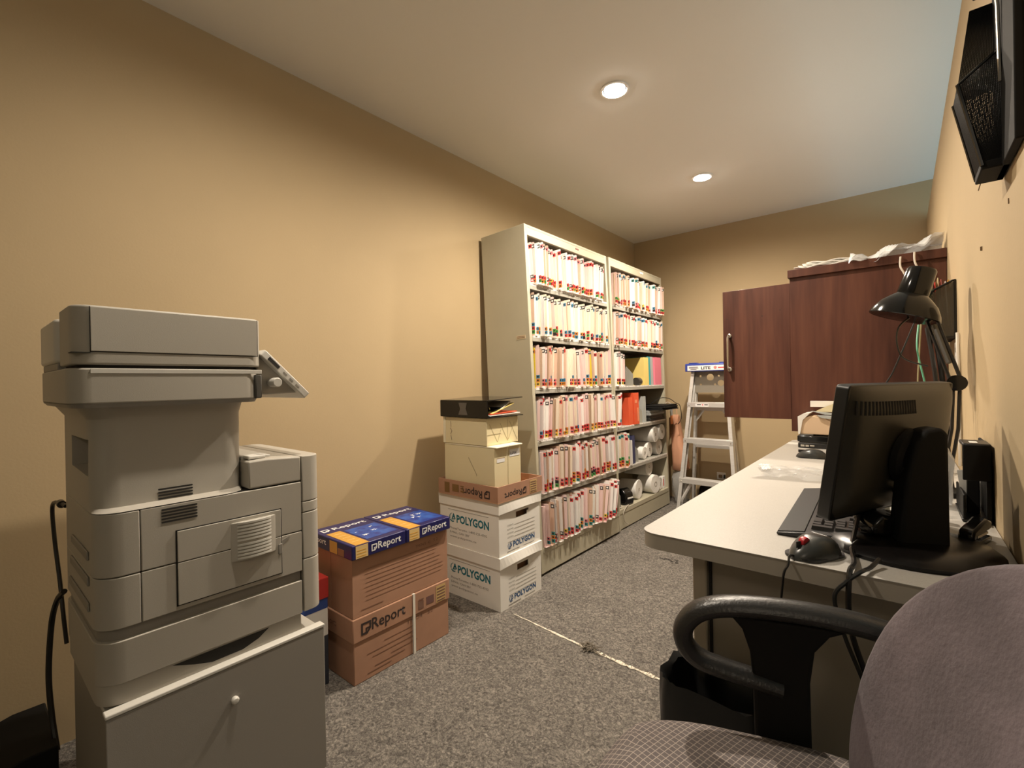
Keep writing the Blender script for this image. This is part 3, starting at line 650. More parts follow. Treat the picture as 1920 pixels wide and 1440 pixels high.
b = MB(); b.box(-1.53, -1.49, 0.8672, 0.868, 0.441, 0.465); b.build('picture_panel', M('brown picture', (0.30, 0.14, 0.07), 0.5), wv, smooth=0)
b = MB(); b.box(-1.722, -1.464, 0.884, 1.304, 0.2355, 0.4365); b.build('packed_contents', paper, oc, bevel=0.004)
# red, white and dark box squeezed between the copier and the cartons
t = thing('toner_box', 'tall narrow red, white and dark box between copier and brown cartons', 'box', (-1.62, 0.77, 0))
b = MB(); b.box(-1.70, -1.545, 0.715, 0.835, 0, 0.17); b.build('lower_carton', M('dark box print', (0.03, 0.035, 0.05), 0.4), t, bevel=0.002)
b = MB(); b.box(-1.70, -1.545, 0.715, 0.835, 0.17, 0.30); b.build('middle_carton', paper, t, bevel=0.002)
b = MB(); b.box(-1.699, -1.5445, 0.7145, 0.834, 0.265, 0.30); b.build('blue_band', M('blue box print', (0.03, 0.07, 0.28), 0.4), t)
b = MB(); b.box(-1.703, -1.542, 0.712, 0.838, 0.30, 0.372); b.build('red_lid', M('red box print', (0.50, 0.035, 0.03), 0.45), t, bevel=0.003)

# ------------------------------------------------------------------ white archive boxes, lidded, stacked two high
def archive_box(zb, hb, xo, label, crush):
    X0, X1, Y0, Y1 = -1.795+xo, -1.402+xo, 1.578, 1.888
    t = thing('archive_box', label, 'archive box', ((X0+X1)/2, (Y0+Y1)/2, zb), 'white archive boxes')
    zl = zb+hb-0.052; zt = zb+hb
    # end wall with a real handle slot
    b = MB(); b.box(X0, X1-0.004, Y0, Y0+0.004, zb, zl+0.03); sw = b.build('side_wall', white_box, t, smooth=0)
    b = MB(); b.box(X0, X1-0.004, Y1-0.004, Y1, zb, zl+0.03); b.build('side_wall', white_box, t, smooth=0)
    b = MB(); b.box(X0, X0+0.004, Y0+0.004, Y1-0.004, zb, zl+0.03); b.build('end_wall', white_box, t, smooth=0)
    hy0, hy1, hz0, hz1 = 1.70, 1.785, zl-0.038, zl-0.010
    b = MB()
    b.box(X1-0.004, X1, Y0, Y1, zb, hz0); b.box(X1-0.004, X1, Y0, hy0, hz0, hz1); b.box(X1-0.004, X1, hy1, Y1, hz0, hz1); b.box(X1-0.004, X1, Y0, Y1, hz1, zl+0.03)
    ew = b.build('end_wall', white_box, t, smooth=0)
    b = MB(); b.box(X0+0.004, X1-0.02, Y0+0.004, Y1-0.004, zb+0.001, zl); b.build('contents', M('brown paper contents', (0.22, 0.12, 0.07), 0.9), t, smooth=0)
    # lid with a lip, the front lip bulging where it is crushed
    b = MB(); X0l, X1l, Y0l, Y1l = X0-0.004, X1+0.005, Y0-0.005, Y1+0.005
    N = 14
    V1 = []; 
    for k in range(N+1):
        q = k/N; yy = Y0l+(Y1l-Y0l)*q
        V1.append((yy, X1l+crush*math.sin(q*PI)**1.2, zl+0.014*math.sin(q*PI*0.9)*crush/0.012))
    top_ = [b.v((X1l, y, zt)) for (y, x, z) in V1]; bot = [b.v((x, y, z)) for (y, x, z) in V1]
    for k in range(N): b.f((top_[k], top_[k+1], bot[k+1], bot[k]))
    A, B = b.v((X0l, Y0l, zt)), b.v((X0l, Y1l, zt)); A2, B2 = b.v((X0l, Y0l, zl)), b.v((X0l, Y1l, zl))
    b.f([A]+top_+[B]); b.f((A, A2, bot[0], top_[0])); b.f((B, top_[-1], bot[-1], B2)); b.f((A, B, B2, A2))
    b.build('lid', white_box, t, smooth=0)
    # print on the long side and the end
    s = (hb-0.052)/0.193
    def Z(v): return zb+v*s
    marks(fy(X0+0.06, Y0, zb), [(0.0, 0.27, 0.192*s, 0.1935*s), (0.0, 0.27, 0.172*s, 0.1735*s)] if crush < 0.02 else [(0.0, 0.27, 0.172*s, 0.1735*s)], grey_pr, sw)
    text('POLYGON', fy(X0+0.118, Y0, Z(0.112)), 0.215, 0.040, teal, sw, bold=0.035)
    bw = MB(); bw.T = fy(X0+0.068, Y0, Z(0.110))
    for (a0, a1) in ((100, 200), (215, 300)): 
        o_ = arc(0.021, 0.024, 0.0215, a0, a1, 8); i_ = arc(0.023, 0.026, 0.0185, a0, a1, 8); bw.prism(o_+i_[::-1], 'z', 0, 0.0004)
    for (p, q) in (((0.016, 0.012), (0.03, 0.044)), ((0.03, 0.044), (0.041, 0.02)), ((0.041, 0.02), (0.02, 0.016)), ((0.024, 0.022), (0.031, 0.034)), ((0.031, 0.034), (0.035, 0.024))):
        d = Vector((q[0]-p[0], q[1]-p[1])).normalized()*0.0022; n_ = (-d.y, d.x)
        bw.prism([(p[0]+n_[0], p[1]+n_[1]), (p[0]-n_[0], p[1]-n_[1]), (q[0]-n_[0], q[1]-n_[1]), (q[0]+n_[0], q[1]+n_[1])], 'z', 0, 0.0004)
    bw.build('triangle_emblem', teal, sw, smooth=0)
    text('Phone/Toronto: 1-800-725-4702', fy(X0+0.07, Y0, Z(0.078)), 0.25, 0.011, grey_pr, sw, 'small_print')
    text('E-MAIL: CAN 3BY', fy(X0+0.07, Y0, Z(0.058)), 0.135, 0.010, grey_pr, sw, 'small_print')
    text('www.polygoninc.ca', fy(X0+0.07, Y0, Z(0.036)), 0.18, 0.012, grey_pr, sw, 'small_print')
    text('POLYGON', fx(X1, Y0+0.098, Z(0.026)), 0.165, 0.026, navy_pr, ew, bold=0.035)
    bw = MB(); bw.T = fx(X1, Y0+0.06, Z(0.022))
    for (a0, a1) in ((100, 200), (215, 300)):
        o_ = arc(0.014, 0.016, 0.0145, a0, a1, 8); i_ = arc(0.0155, 0.0175, 0.0122, a0, a1, 8); bw.prism(o_+i_[::-1], 'z', 0, 0.0004)
    for (p, q) in (((0.011, 0.008), (0.02, 0.03)), ((0.02, 0.03), (0.028, 0.014)), ((0.028, 0.014), (0.014, 0.011))):
        d = Vector((q[0]-p[0], q[1]-p[1])).normalized()*0.0018; n_ = (-d.y, d.x)
        bw.prism([(p[0]+n_[0], p[1]+n_[1]), (p[0]-n_[0], p[1]-n_[1]), (q[0]-n_[0], q[1]-n_[1]), (q[0]+n_[0], q[1]+n_[1])], 'z', 0, 0.0004)
    bw.build('triangle_emblem', navy_pr, ew, smooth=0)
    for k, wd in enumerate(('CLIENT:', 'BOX NO:', 'LOCATION:', 'CONTENTS:')):
        text(wd, fx(X1, Y0+0.058, Z(0.128-k*0.018)), 0.045, 0.007, grey_pr, ew, 'form_lettering')
    marks(fx(X1, Y0+0.06, zb), [(0.05 if k < 4 else 0.0, 0.205, (0.127-k*0.018)*s, (0.1283-k*0.018)*s) for k in range(5)], grey_pr, ew, 'form_rules')
    marks(fx(X1, Y0+0.055, Z(0.011)), [(0.0, 0.09, 0, 0.003), (0.12, 0.20, 0.001, 0.003)], grey_pr, ew, 'small_rule')
    return ew
archive_box(0.0, 0.243, 0.002, 'white archive box with blue lettering at the bottom of its stack', 0.012)
ew = archive_box(0.2435, 0.2465, -0.001, 'white archive box with blue lettering under the upturned brown lid', 0.006)
marks(fx(-1.403, 1.775, 0.418), [(0, 0.02, 0, 0.01)], ink, ew, 'black_stamp')

# upturned brown lid used as a tray
X0, X1, Y0, Y1 = -1.79, -1.395, 1.565, 1.902; zb, zt = 0.4908, 0.566
t = thing('carton_lid', 'brown paper carton lid turned upside down as a tray on the archive boxes', 'tray', (-1.59, 1.73, zb))
b = MB(); b.box(X0, X1, Y0, Y1, zb, zb+0.004); b.build('bottom', kraft_in, t, smooth=0)
b = MB(); b.box(X0, X1-0.004, Y0, Y0+0.004, zb+0.004, zt); fw = b.build('front_wall', kraft, t, smooth=0)
b = MB(); b.box(X0, X1-0.004, Y1-0.004, Y1, zb+0.004, zt); b.build('rear_wall', kraft, t, smooth=0)
b = MB(); b.box(X1-0.004, X1, Y0, Y1, zb+0.004, zt); ew = b.build('end_wall', kraft, t, smooth=0)
b = MB(); b.box(X0, X0+0.004, Y0+0.004, Y1-0.004, zb+0.004, zt); b.build('end_wall', kraft, t, smooth=0)
text('Report', fyu(-1.490, Y0, zb+0.058), 0.135, 0.046, ink, fw, bold=0.015); emblem(fyu(-1.443, Y0, zb+0.052), 0.036, ink, fw)
marks(fy(-1.745, Y0, zb+0.012), [(0, 0.035, 0, 0.05), (0.055, 0.10, 0.01, 0.045), (0.112, 0.135, 0.012, 0.02), (0.112, 0.135, 0.026, 0.032), (0.112, 0.135, 0.038, 0.043)], M('tan brown print', (0.20, 0.11, 0.035), 0.8), fw, 'label_print')
text('Report', fxu(X1, 1.737, zb+0.050), 0.125, 0.038, ink, ew, bold=0.012); emblem(fxu(X1, 1.772, zb+0.046), 0.03, ink, ew)
b = MB(); b.T = fx(X1, 1.80, zb+0.008); b.box(0, 0.055, 0, 0.06, 0, 0.0006); sk = b.build('paper_sticker', tape_m, ew, smooth=0)
marks(fx(X1+0.0007, 1.804, zb+0.012), [(0, 0.046, k*0.011, k*0.011+0.005) for k in range(5)], ink_soft, sk)

# two upright cream file boxes in the tray, one lying across them
zb = 0.4952
def file_box(ya, yb_, lab):
    t = thing('file_box', lab, 'file box', (-1.59, (ya+yb_)/2, zb), 'cream file boxes in the tray')
    Xa, Xb, H = -1.765, -1.432, 0.247
    b = MB(); b.prism([(Xa, zb), (Xb-0.055, zb), (Xb-0.004, zb+0.05), (Xb-0.004, zb+H-0.008), (Xa, zb+H-0.008)], 'y', ya, ya+0.003); sd = b.build('side_panel', cream, t, smooth=0)
    b = MB(); b.prism([(Xa, zb), (Xb-0.004, zb), (Xb-0.004, zb+H-0.008), (Xa, zb+H-0.008)], 'y', yb_-0.003, yb_); b.build('side_panel', cream, t, smooth=0)
    b = MB(); b.box(Xb-0.004, Xb, ya, yb_, zb, zb+H-0.008); fr = b.build('front_panel', cream, t, smooth=0)
    b = MB(); b.box(Xa, Xa+0.003, ya+0.003, yb_-0.003, zb, zb+H-0.008); b.build('rear_panel', cream, t, smooth=0)
    b = MB(); b.box(Xa, Xb+0.014, ya-0.001, yb_+0.0005, zb+H-0.008, zb+H); b.build('lid', cream_lt, t, bevel=0.003)
    return sd, fr
sd, fr = file_box(1.588, 1.681, 'upright cream file box in the tray, left of the pair')
marks(fx(-1.432, 1.60, zb+0.19), [(0.004, 0.06, 0.0, 0.002)], ink_soft, fr); b = MB(); b.T = fx(-1.432, 1.604, zb+0.172); b.box(0, 0.055, 0, 0.017, 0, 0.0004); b.build('paper_label', white_pr, fr, smooth=0)
b = MB(); b.T = fy(-1.60, 1.588, zb+0.10); b.prism([(0, 0.085), (0.004, 0.087), (0.058, 0.006), (0.05, 0.0), (0.054, 0.006)], 'z', 0, 0.0004); b.build('thumb_slit', M('slit shade card', (0.40, 0.33, 0.2), 0.8), sd, smooth=0)
sd, fr = file_box(1.685, 1.778, 'upright cream file box with pencilled code, right of the pair')
b = MB(); b.T = fx(-1.432, 1.695, zb+0.19); b.box(0, 0.075, 0, 0.034, 0, 0.0004); lb = b.build('paper_label', white_pr, fr, smooth=0)
text('L-P14', fx(-1.431, 1.702, zb+0.198), 0.042, 0.014, M('blue ink', (0.05, 0.09, 0.25), 0.7), lb, 'pencilled_code')
zb = 0.7430
t = thing('file_box', 'cream file box lying flat across the two upright file boxes', 'file box', (-1.6, 1.68, zb))
Xa, Xb, Ya, Yb, H = -1.765, -1.475, 1.585, 1.815, 0.128
b = MB(); b.box(Xa, Xb, Ya, Yb, zb, zb+H); bd = b.build('box_body', cream, t, bevel=0.002)
b = MB(); b.box(Xa-0.004, Xa+0.012, Ya-0.003, Yb+0.002, zb-0.0005, zb+H+0.002); b.build('lid', cream_lt, t, bevel=0.002)
cf = M('crease line', (0.42, 0.36, 0.22), 0.8)
def strokes(T, segs, wd, mat, parent, name):
    b = MB(); b.T = T
    for (p, q) in segs:
        d = Vector((q[0]-p[0], q[1]-p[1])).normalized()*wd; n_ = (-d.y, d.x)
        b.prism([(p[0]+n_[0], p[1]+n_[1]), (p[0]-n_[0], p[1]-n_[1]), (q[0]-n_[0], q[1]-n_[1]), (q[0]+n_[0], q[1]+n_[1])], 'z', 0, 0.0005)
    return b.build(name, mat, parent, smooth=0)
strokes(fx(Xb, Ya, zb), [((0.02, 0.10), (0.075, 0.012)), ((0.075, 0.012), (0.10, 0.07)), ((0.095, 0.10), (0.15, 0.012)), ((0.15, 0.012), (0.15, 0.115)), ((0.155, 0.02), (0.2, 0.10)), ((0.165, 0.105), (0.222, 0.012)), ((0.005, 0.05), (0.10, 0.052))], 0.0008, cf, bd, 'crease_lines')
strokes(fy(Xa, Ya, zb), [((0.05, 0.108), (0.052, 0.08)), ((0.046, 0.075), (0.058, 0.06)), ((0.058, 0.06), (0.048, 0.045)), ((0.05, 0.04), (0.056, 0.015))], 0.001, ink_soft, bd, 'handwriting')

# black ring binder lying on top, open edge to the right
zb = 0.8735
t = thing('ring_binder', 'thick black ring binder stuffed with papers on top of the box stack', 'binder', (-1.62, 1.69, zb))
Xa, Xb, Ya, Yb, H = -1.775, -1.455, 1.572, 1.835, 0.082
b = MB(); b.box(Xa, Xb, Ya, Yb, zb, zb+0.004); b.build('lower_cover', black_gl, t, bevel=0.0012)
b = MB(); b.prism([(Ya, zb+H-0.004), (Ya, zb+H), (Yb-0.004, zb+H+0.010), (Yb-0.004, zb+H+0.006)], 'x', Xa, Xb); b.build('upper_cover', black_gl, t, bevel=0.0012)
b = MB(); b.box(Xa, Xb, Ya, Ya+0.004, zb+0.004, zb+H-0.004); sp = b.build('spine', black_gl, t, smooth=0)
b = MB(); b.T = fy(Xa+0.13, Ya, zb+0.012); b.prism([(0.0, 0.0), (0.012, 0.028), (0.002, 0.058), (0.058, 0.058), (0.05, 0.03), (0.062, 0.0)], 'z', 0, 0.0005); b.build('tape_label', M('grey tape', (0.11, 0.10, 0.09), 0.4), sp, smooth=0)
for k, xx in enumerate((Xb-0.05, Xb-0.16, Xb-0.27)):
    b = MB(); b.tube([(xx, Ya+0.05+0.022*math.cos(a*PI/10), zb+0.03+0.022*math.sin(a*PI/10)) for a in range(20)], 0.002, 6, closed=True); b.build('ring', chrome, t)
for k, (c, dz, tilt) in enumerate(((paper, 0.008, 0.02), (or_m, 0.014, 0.03), (yel_m, 0.016, 0.22), (paper, 0.010, 0.30), (black_mt, 0.03, 0.1))):
    b = MB(); ys = Ya+0.02+0.012*k
    b.prism([(ys, zb+dz), (ys, zb+dz+0.0035), (Yb-0.02-0.02*k, zb+dz+0.0035+tilt*0.2), (Yb-0.02-0.02*k, zb+dz+tilt*0.2)], 'x', Xa+0.02, Xb-0.004-0.003*k); b.build('papers', c, t, smooth=0)

# ------------------------------------------------------------------ copier on its stand
XF, XB = -1.205, -1.595
cp = thing('photocopier', 'large grey office photocopier with tilted control panel on the left', 'photocopier', (-1.40, 0.40, 0.39))
def fp(x0, x1, y0, y1, r, corners=(1, 1, 1, 1)): return rrect(x0, x1, y0, y1, r, 6, corners)
st = thing('copier_stand', 'plain grey cabinet with round knob under the photocopier', 'cabinet', (-1.40, 0.40, 0))
b = MB(); b.box(-1.60, -1.208, 0.192, 0.625, 0.0, 0.384); b.build('carcass', grey_pl2, st, bevel=0.003)
b = MB(); b.box(-1.206, -1.190, 0.186, 0.632, 0.02, 0.394); b.build('door', grey_pl2, st, bevel=0.002)
b = MB(); b.box(-1.214, -1.189, 0.185, 0.633, 0.3945, 0.4025); b.box(-1.60, -1.214, 0.19, 0.627, 0.3845, 0.3945); b.build('top_edge', lite_pl, st, bevel=0.002)
b = MB(); b.lathe([(0, 0.012), (0.006, 0.011), (0.0085, 0.006), (0.0075, 0), (0.004, -0.001)], 16, Matrix.Translation((-1.19, 0.412, 0.317)) @ Matrix.Rotation(R(90), 4, 'Y')); b.build('knob', lite_pl, st)
# paper cassette with a curved finger recess along its lower edge
b = MB(); b.prism(fp(XB, XF-0.006, 0.180, 0.580, 0.045, (0, 1, 1, 1)), 'z', 0.403, 0.452); b.build('cassette_plinth', grey_pl, cp)
b = MB()
pr = [(0.30, 0.452), (0.32, 0.452), (0.34, 0.446)]
b.prism(fp(XB, XF, 0.178, 0.582, 0.045, (0, 1, 1, 1)), 'z', 0.446, 0.531); cs = b.build('paper_cassette', grey_pl, cp, bevel=0.0015)
b = MB(); b.prism([(0.30, 0.440), (0.34, 0.424), (0.375, 0.413), (0.44, 0.413), (0.475, 0.424), (0.50, 0.440)], 'x', XF-0.008, XF-0.0055); b.build('finger_recess', dark_gap, cs)
b = MB(); b.prism(fp(XB, XF-0.010, 0.184, 0.582, 0.042, (0, 1, 1, 1)), 'z', 0.531, 0.556); b.build('cassette_gap', grey_pl2, cp)
# main body in two tiers of panels, a shadow seam between
def tier(z0, z1, y0, y1, name, mat=grey_pl, corners=(0, 1, 1, 0), r=0.045):
    b = MB(); b.prism(fp(XB, XF, y0, y1, r, corners), 'z', z0, z1); return b.build(name, mat, cp, bevel=0.0018)
tier(0.556, 0.6585, 0.178, 0.2475, 'rear_lower_panel', corners=(0, 0, 1, 1)); tier(0.6605, 0.787, 0.178, 0.2475, 'rear_upper_panel', corners=(0, 0, 1, 1))
tier(0.556, 0.6585, 0.249, 0.584, 'side_lower_panel', corners=(0, 0, 0, 0)); mu = tier(0.6605, 0.787, 0.249, 0.584, 'side_upper_panel', corners=(0, 0, 0, 0))
b = MB(); b.box(XB+0.01, XF-0.006, 0.225, 0.60, 0.557, 0.7885); b.build('inner_frame', dark_gap, cp, smooth=0)
# front cover with rounded corners
for (z0, z1) in ((0.447, 0.5835), (0.585, 0.705), (0.7065, 0.733), (0.7345, 0.853)):
    b = MB(); b.prism(fp(XB, XF+0.001, 0.586, 0.638, 0.03, (1, 1, 0, 0)), 'z', z0, z1); b.build('front_cover', lite_pl if z0 > 0.8 else grey_pl, cp, bevel=0.002)
# delivery tray beside the column
b = MB(); b.prism([(0.457, 0.79), (0.584, 0.79), (0.584, 0.853), (0.50, 0.858), (0.457, 0.856)], 'x', XB, XF); ot = b.build('output_block', grey_pl, cp, bevel=0.004, seg=3)
b = MB(); b.prism([(0.46, 0.865), (0.50, 0.868), (0.53, 0.861), (0.53, 0.8555), (0.46, 0.852)], 'x', XB+0.03, XF-0.05); b.build('exit_tray', lite_pl, ot, bevel=0.003)
b = MB(); b.box(XF-0.09, XF-0.02, 0.465, 0.505, 0.8585, 0.866); b.build('paper_guide', lite_pl, ot, bevel=0.002)
# column carrying the scanner
b = MB()
base = fp(XB, XF, 0.178, 0.455, 0.045, (1, 1, 1, 1))
A = [b.v((x, y, 0.789)) for x, y in base]; Bq = [b.v((x, y, 0.975)) for x, y in fp(XB, XF-0.034, 0.178, 0.464, 0.045)]; Cq = [b.v((x, y, 1.001)) for x, y in fp(XB, XF-0.024, 0.160, 0.468, 0.045)]
A1 = [b.v((x, y, 0.796)) for x, y in fp(XB, XF-0.021, 0.178, 0.458, 0.045)]
n = len(A)
for L, U in ((A, A1), (A1, Bq), (Bq, Cq)):
    for i in range(n): b.f((L[i], L[(i+1) % n], U[(i+1) % n], U[i]))
b.f(A[::-1]); b.f(Cq); col_o = b.build('column', grey_pl, cp)
# hand recess cut into the rear face of the column
def cut(o, boxes):
    for bx_ in boxes:
        q = MB(); q.prism(bx_[0], bx_[1], bx_[2], bx_[3]); c_ = q.build('cutter', dark_pl, None, smooth=0)
        m_ = o.modifiers.new('cut', 'BOOLEAN'); m_.operation = 'DIFFERENCE'; m_.object = c_; m_.solver = 'EXACT'
        dg_ = bpy.context.evaluated_depsgraph_get(); me_ = bpy.data.meshes.new_from_object(o.evaluated_get(dg_))
        o.modifiers.clear(); o.data = me_; bpy.data.objects.remove(c_)
cut(col_o, [([(-1.452, 0.866), (-1.268, 0.860), (-1.268, 0.934), (-1.452, 0.934)], 'y', 0.17, 0.235)])
# louvres: four slots in the column, five in the body
def slots(T, n, w_, h, pitch, parent, mat=dark_gap):
    for k in range(n):
        b = MB(); b.T = T; b.prism(rrect(0, w_, k*pitch, k*pitch+h, h*0.45, 2), 'z', 0, 0.0006); b.build('vent_slot', mat, parent, smooth=0)
slots(fx(XF-0.0214, 0.284, 0.7975), 4, 0.064, 0.0036, 0.0066, col_o)
slots(fx(XF, 0.284, 0.7505), 5, 0.066, 0.0036, 0.0066, mu)
# bypass tray door with a raised, louvred grille bulging from it
b = MB(); b.box(XF, XF+0.0035, 0.311, 0.5295, 0.6605, 0.727); bt = b.build('bypass_door_upper', grey_pl, cp, bevel=0.001)
b = MB(); b.box(XF, XF+0.0035, 0.311, 0.5295, 0.568, 0.6585); bl = b.build('bypass_door_lower', grey_pl, cp, bevel=0.001)
b = MB()
for (a, c, d, e) in ((0.3085, 0.5320, 0.7272, 0.7295), (0.3085, 0.5320, 0.5655, 0.568), (0.3085, 0.311, 0.5655, 0.7295), (0.5295, 0.532, 0.5655, 0.7295)): b.box(XF-0.0002, XF+0.0008, a, c, d, e)
b.build('door_gap', dark_gap, cp, smooth=0)
b = MB(); L = []
for k in range(9):
    t_ = k/8; y = 0.413+0.104*t_; L.append((XF+0.0035+0.011*math.sin(PI*t_)**0.7, y))
b.prism([(XF+0.003, 0.413)]+L[1:-1]+[(XF+0.003, 0.517)], 'z', 0.628, 0.7195); gr = b.build('grille_panel', grey_pl, cp, bevel=0.002)
for k in range(11):
    zz = 0.6325+k*0.0078+(0.0035 if k > 4 else 0)
    b = MB(); b.prism([(XF+0.0025, 0.419)]+[(p[0]+0.0035, 0.419+(p[1]-0.413)*0.885) for p in L[1:-1]]+[(XF+0.0025, 0.511)], 'z', zz, zz+0.0046); b.build('grille_slat', lite_pl, gr)
b = MB(); b.box(XF+0.0035, XF+0.006, 0.522, 0.531, 0.617, 0.642); b.build('latch', grey_pl2, bt, bevel=0.001)
b = MB(); b.prism([(0.532, 0.648), (0.551, 0.655), (0.551, 0.6495), (0.532, 0.636)], 'x', XF-0.0002, XF+0.0012); b.build('latch_shadow_groove', grey_pl2, bt)
# scanner bed, lid gap, document feeder
b = MB(); b.prism(fp(-1.60, -1.2, 0.143, 0.489, 0.035), 'z', 1.008, 1.0775); sc = b.build('scanner_unit', grey_pl, cp, bevel=0.003)
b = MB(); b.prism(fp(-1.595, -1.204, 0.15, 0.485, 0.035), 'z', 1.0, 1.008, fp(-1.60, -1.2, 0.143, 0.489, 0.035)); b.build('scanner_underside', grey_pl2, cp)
b = MB(); b.box(-1.5, -1.1988, 0.474, 0.4895, 1.0085, 1.0655); b.build('scanner_end_strip', dark_pl, sc, bevel=0.003)
b = MB(); b.box(-1.2, -1.1985, 0.175, 0.489, 1.0672, 1.0765); b.build('glass_frame_edge', lite_pl, sc, bevel=0.0007)
b = MB(); b.prism(fp(-1.585, -1.207, 0.16, 0.483, 0.03), 'z', 1.0775, 1.084); b.build('lid_gap', dark_gap, cp)
b = MB(); b.prism(fp(-1.345, -1.2, 0.149, 0.496, 0.035, (1, 0, 0, 1)), 'z', 1.084, 1.1995); df = b.build('document_feeder', grey_pl, cp, bevel=0.004, seg=3)
b = MB(); b.prism(rrect(-1.595, -1.346, 0.225, 0.49, 0.03, 5, (1, 1, 1, 0)), 'z', 1.084, 1.185); b.build('feeder_lid', grey_pl, cp, bevel=0.004, seg=3)
b = MB(); b.box(-1.2, -1.1985, 0.1765, 0.4795, 1.1105, 1.196); b.build('side_plate', grey_pl, df, bevel=0.001)
b = MB()
for (a, c, d, e) in ((0.175, 0.4810, 1.1085, 1.1102), (0.1750, 0.1763, 1.1085, 1.1965), (0.4797, 0.481, 1.1085, 1.1965)): b.box(-1.2, -1.1992, a, c, d, e)
b.build('plate_gap', dark_gap, df, smooth=0)
b = MB(); b.box(-1.235, -1.199, 0.1485, 0.176, 1.1068, 1.1082); b.build('plate_gap', dark_gap, df, smooth=0)
b = MB(); b.prism(fp(-1.60, -1.36, 0.143, 0.22, 0.02), 'z', 1.093, 1.186); b.build('hinge_cover', lite_pl, cp, bevel=0.006, seg=3)
b = MB(); b.box(-1.585, -1.36, 0.147, 0.19, 1.0775, 1.093); b.build('hinge_block', grey_pl2, cp, bevel=0.002)
# control panel: tilted slab on a short neck off the front
T = Matrix.Translation((-1.23, 0.503, 1.128)) @ Matrix.Rotation(R(-45), 4, 'X')
pn = None
b = MB(); b.T = T; b.prism(rrect(-0.30, 0.02, 0.0, 0.158, 0.006, 3), 'z', -0.018, 0.0); pn = b.build('control_panel', lite_pl, cp, bevel=0.002)
b = MB(); b.T = T; b.box(-0.27, -0.10, 0.03, 0.13, 0.0, 0.0012); b.build('touch_screen', black_gl, pn, smooth=0)
for k in range(3):
    for j in range(2):
        b = MB(); b.T = T; b.prism(rrect(-0.08+0.03*j, -0.058+0.03*j, 0.03+0.035*k, 0.05+0.035*k, 0.004, 2), 'z', 0.0, 0.003); b.build('panel_button', grey_pl, pn)
b = MB(); b.T = T; b.box(0.02, 0.0208, 0.02, 0.055, -0.013, -0.005); b.build('card_slot', dark_gap, pn, smooth=0)
for k in range(3):
    b = MB(); b.T = T; b.box(0.02, 0.0208, 0.07+0.022*k, 0.082+0.022*k, -0.011, -0.007); b.build('port', grey_pl2, pn, smooth=0)
b = MB(); b.prism([(0.485, 1.02), (0.51, 1.016), (0.60, 1.019), (0.598, 1.026), (0.515, 1.10), (0.49, 1.11)], 'x', -1.49, -1.228); b.build('panel_bracket', grey_pl, cp, bevel=0.004)
b = MB(); b.lathe([(0.012, 0), (0.012, 0.03), (0.01, 0.034), (0, 0.034)], 16, Matrix.Translation((-1.228, 0.525, 1.046)) @ Matrix.Rotation(R(90), 4, 'Y')); b.build('panel_pivot', lite_pl, cp)
# rear ribs low on the back, seen at a glancing angle
for k in range(3):
    b = MB(); b.box(-1.50+0.02*k, -1.27, 0.174, 0.1785, 0.585+0.052*k, 0.603+0.052*k); b.build('rear_rib', grey_pl2, cp, bevel=0.003)
# mains lead and network lead hanging behind the copier
t = tag(MB().tube(bez([(-1.575, 0.180, 0.752), (-1.63, 0.172, 0.755), (-1.69, 0.168, 0.735), (-1.69, 0.171, 0.65), (-1.66, 0.176, 0.55), (-1.63, 0.178, 0.47), (-1.62, 0.182, 0.40)]), 0.0045, 8).build('power_cable', black_pl), 'thin black cable curving from the upper back of the photocopier', 'cable')
b = MB(); b.lathe([(0.0, 0), (0.009, 0.002), (0.009, 0.028), (0.006, 0.034), (0.0, 0.036)], 12, Matrix.Translation((-1.600, 0.176, 0.753)) @ Matrix.Rotation(R(-90), 4, 'Y')); b.build('plug', black_pl, t)
t = tag(MB().tube(bez([(-1.61, 0.178, 0.535), (-1.66, 0.170, 0.50), (-1.70, 0.163, 0.43), (-1.72, 0.158, 0.30), (-1.70, 0.160, 0.20), (-1.66, 0.165, 0.12)]), 0.0065, 8).build('power_cable', black_pl), 'thicker black cable drooping to the black box on the floor', 'cable')
t = thing('power_box', 'low black box on the floor at the back of the photocopier', 'power box', (-1.76, 0.08, 0))
b = MB(); b.prism([(-0.05, 0.0), (0.165, 0.0), (0.165, 0.15), (0.10, 0.15), (-0.05, 0.11)], 'x', -1.885, -1.63); b.build('housing', black_mt, t, bevel=0.004)
b = MB(); b.box(-1.63, -1.628, 0.01, 0.05, 0.03, 0.06); b.build('switch_plate', dark_pl, t)

# ------------------------------------------------------------------ aluminium step ladder
ld = thing('step_ladder', 'aluminium step ladder with blue top against the back wall', 'ladder', (-1.14, 3.8, 0))
LF, RF = ((-1.369, 3.63, 0.0), (-1.300, 3.83, 1.125)), ((-0.915, 3.63, 0.0), (-1.028, 3.83, 1.125))
LR, RR_ = ((-1.335, 3.885, 0.0), (-1.285, 3.865, 1.12)), ((-0.945, 3.885, 0.0), (-1.04, 3.865, 1.12))
def lp(seg, z): t_ = (z-seg[0][2])/(seg[1][2]-seg[0][2]); return Vector(seg[0]).lerp(Vector(seg[1]), t_)
def rail(seg, d, wx, name, dirx):
    b = MB(); a, c = Vector(seg[0]), Vector(seg[1])
    def sec(p): return [p+Vector((dirx*q[0], q[1], 0)) for q in ((0, 0), (0, d), (wx, d), (wx, d-0.004), (0.004, d-0.004), (0.004, 0.004), (wx, 0.004), (wx, 0))]
    A = [b.v(p) for p in sec(a)]; B = [b.v(p) for p in sec(c)]; n = len(A)
    for i in range(n): b.f((A[i], A[(i+1) % n], B[(i+1) % n], B[i]))
    b.f(A); b.f(B[::-1]); return b.build(name, steel, ld, smooth=0)
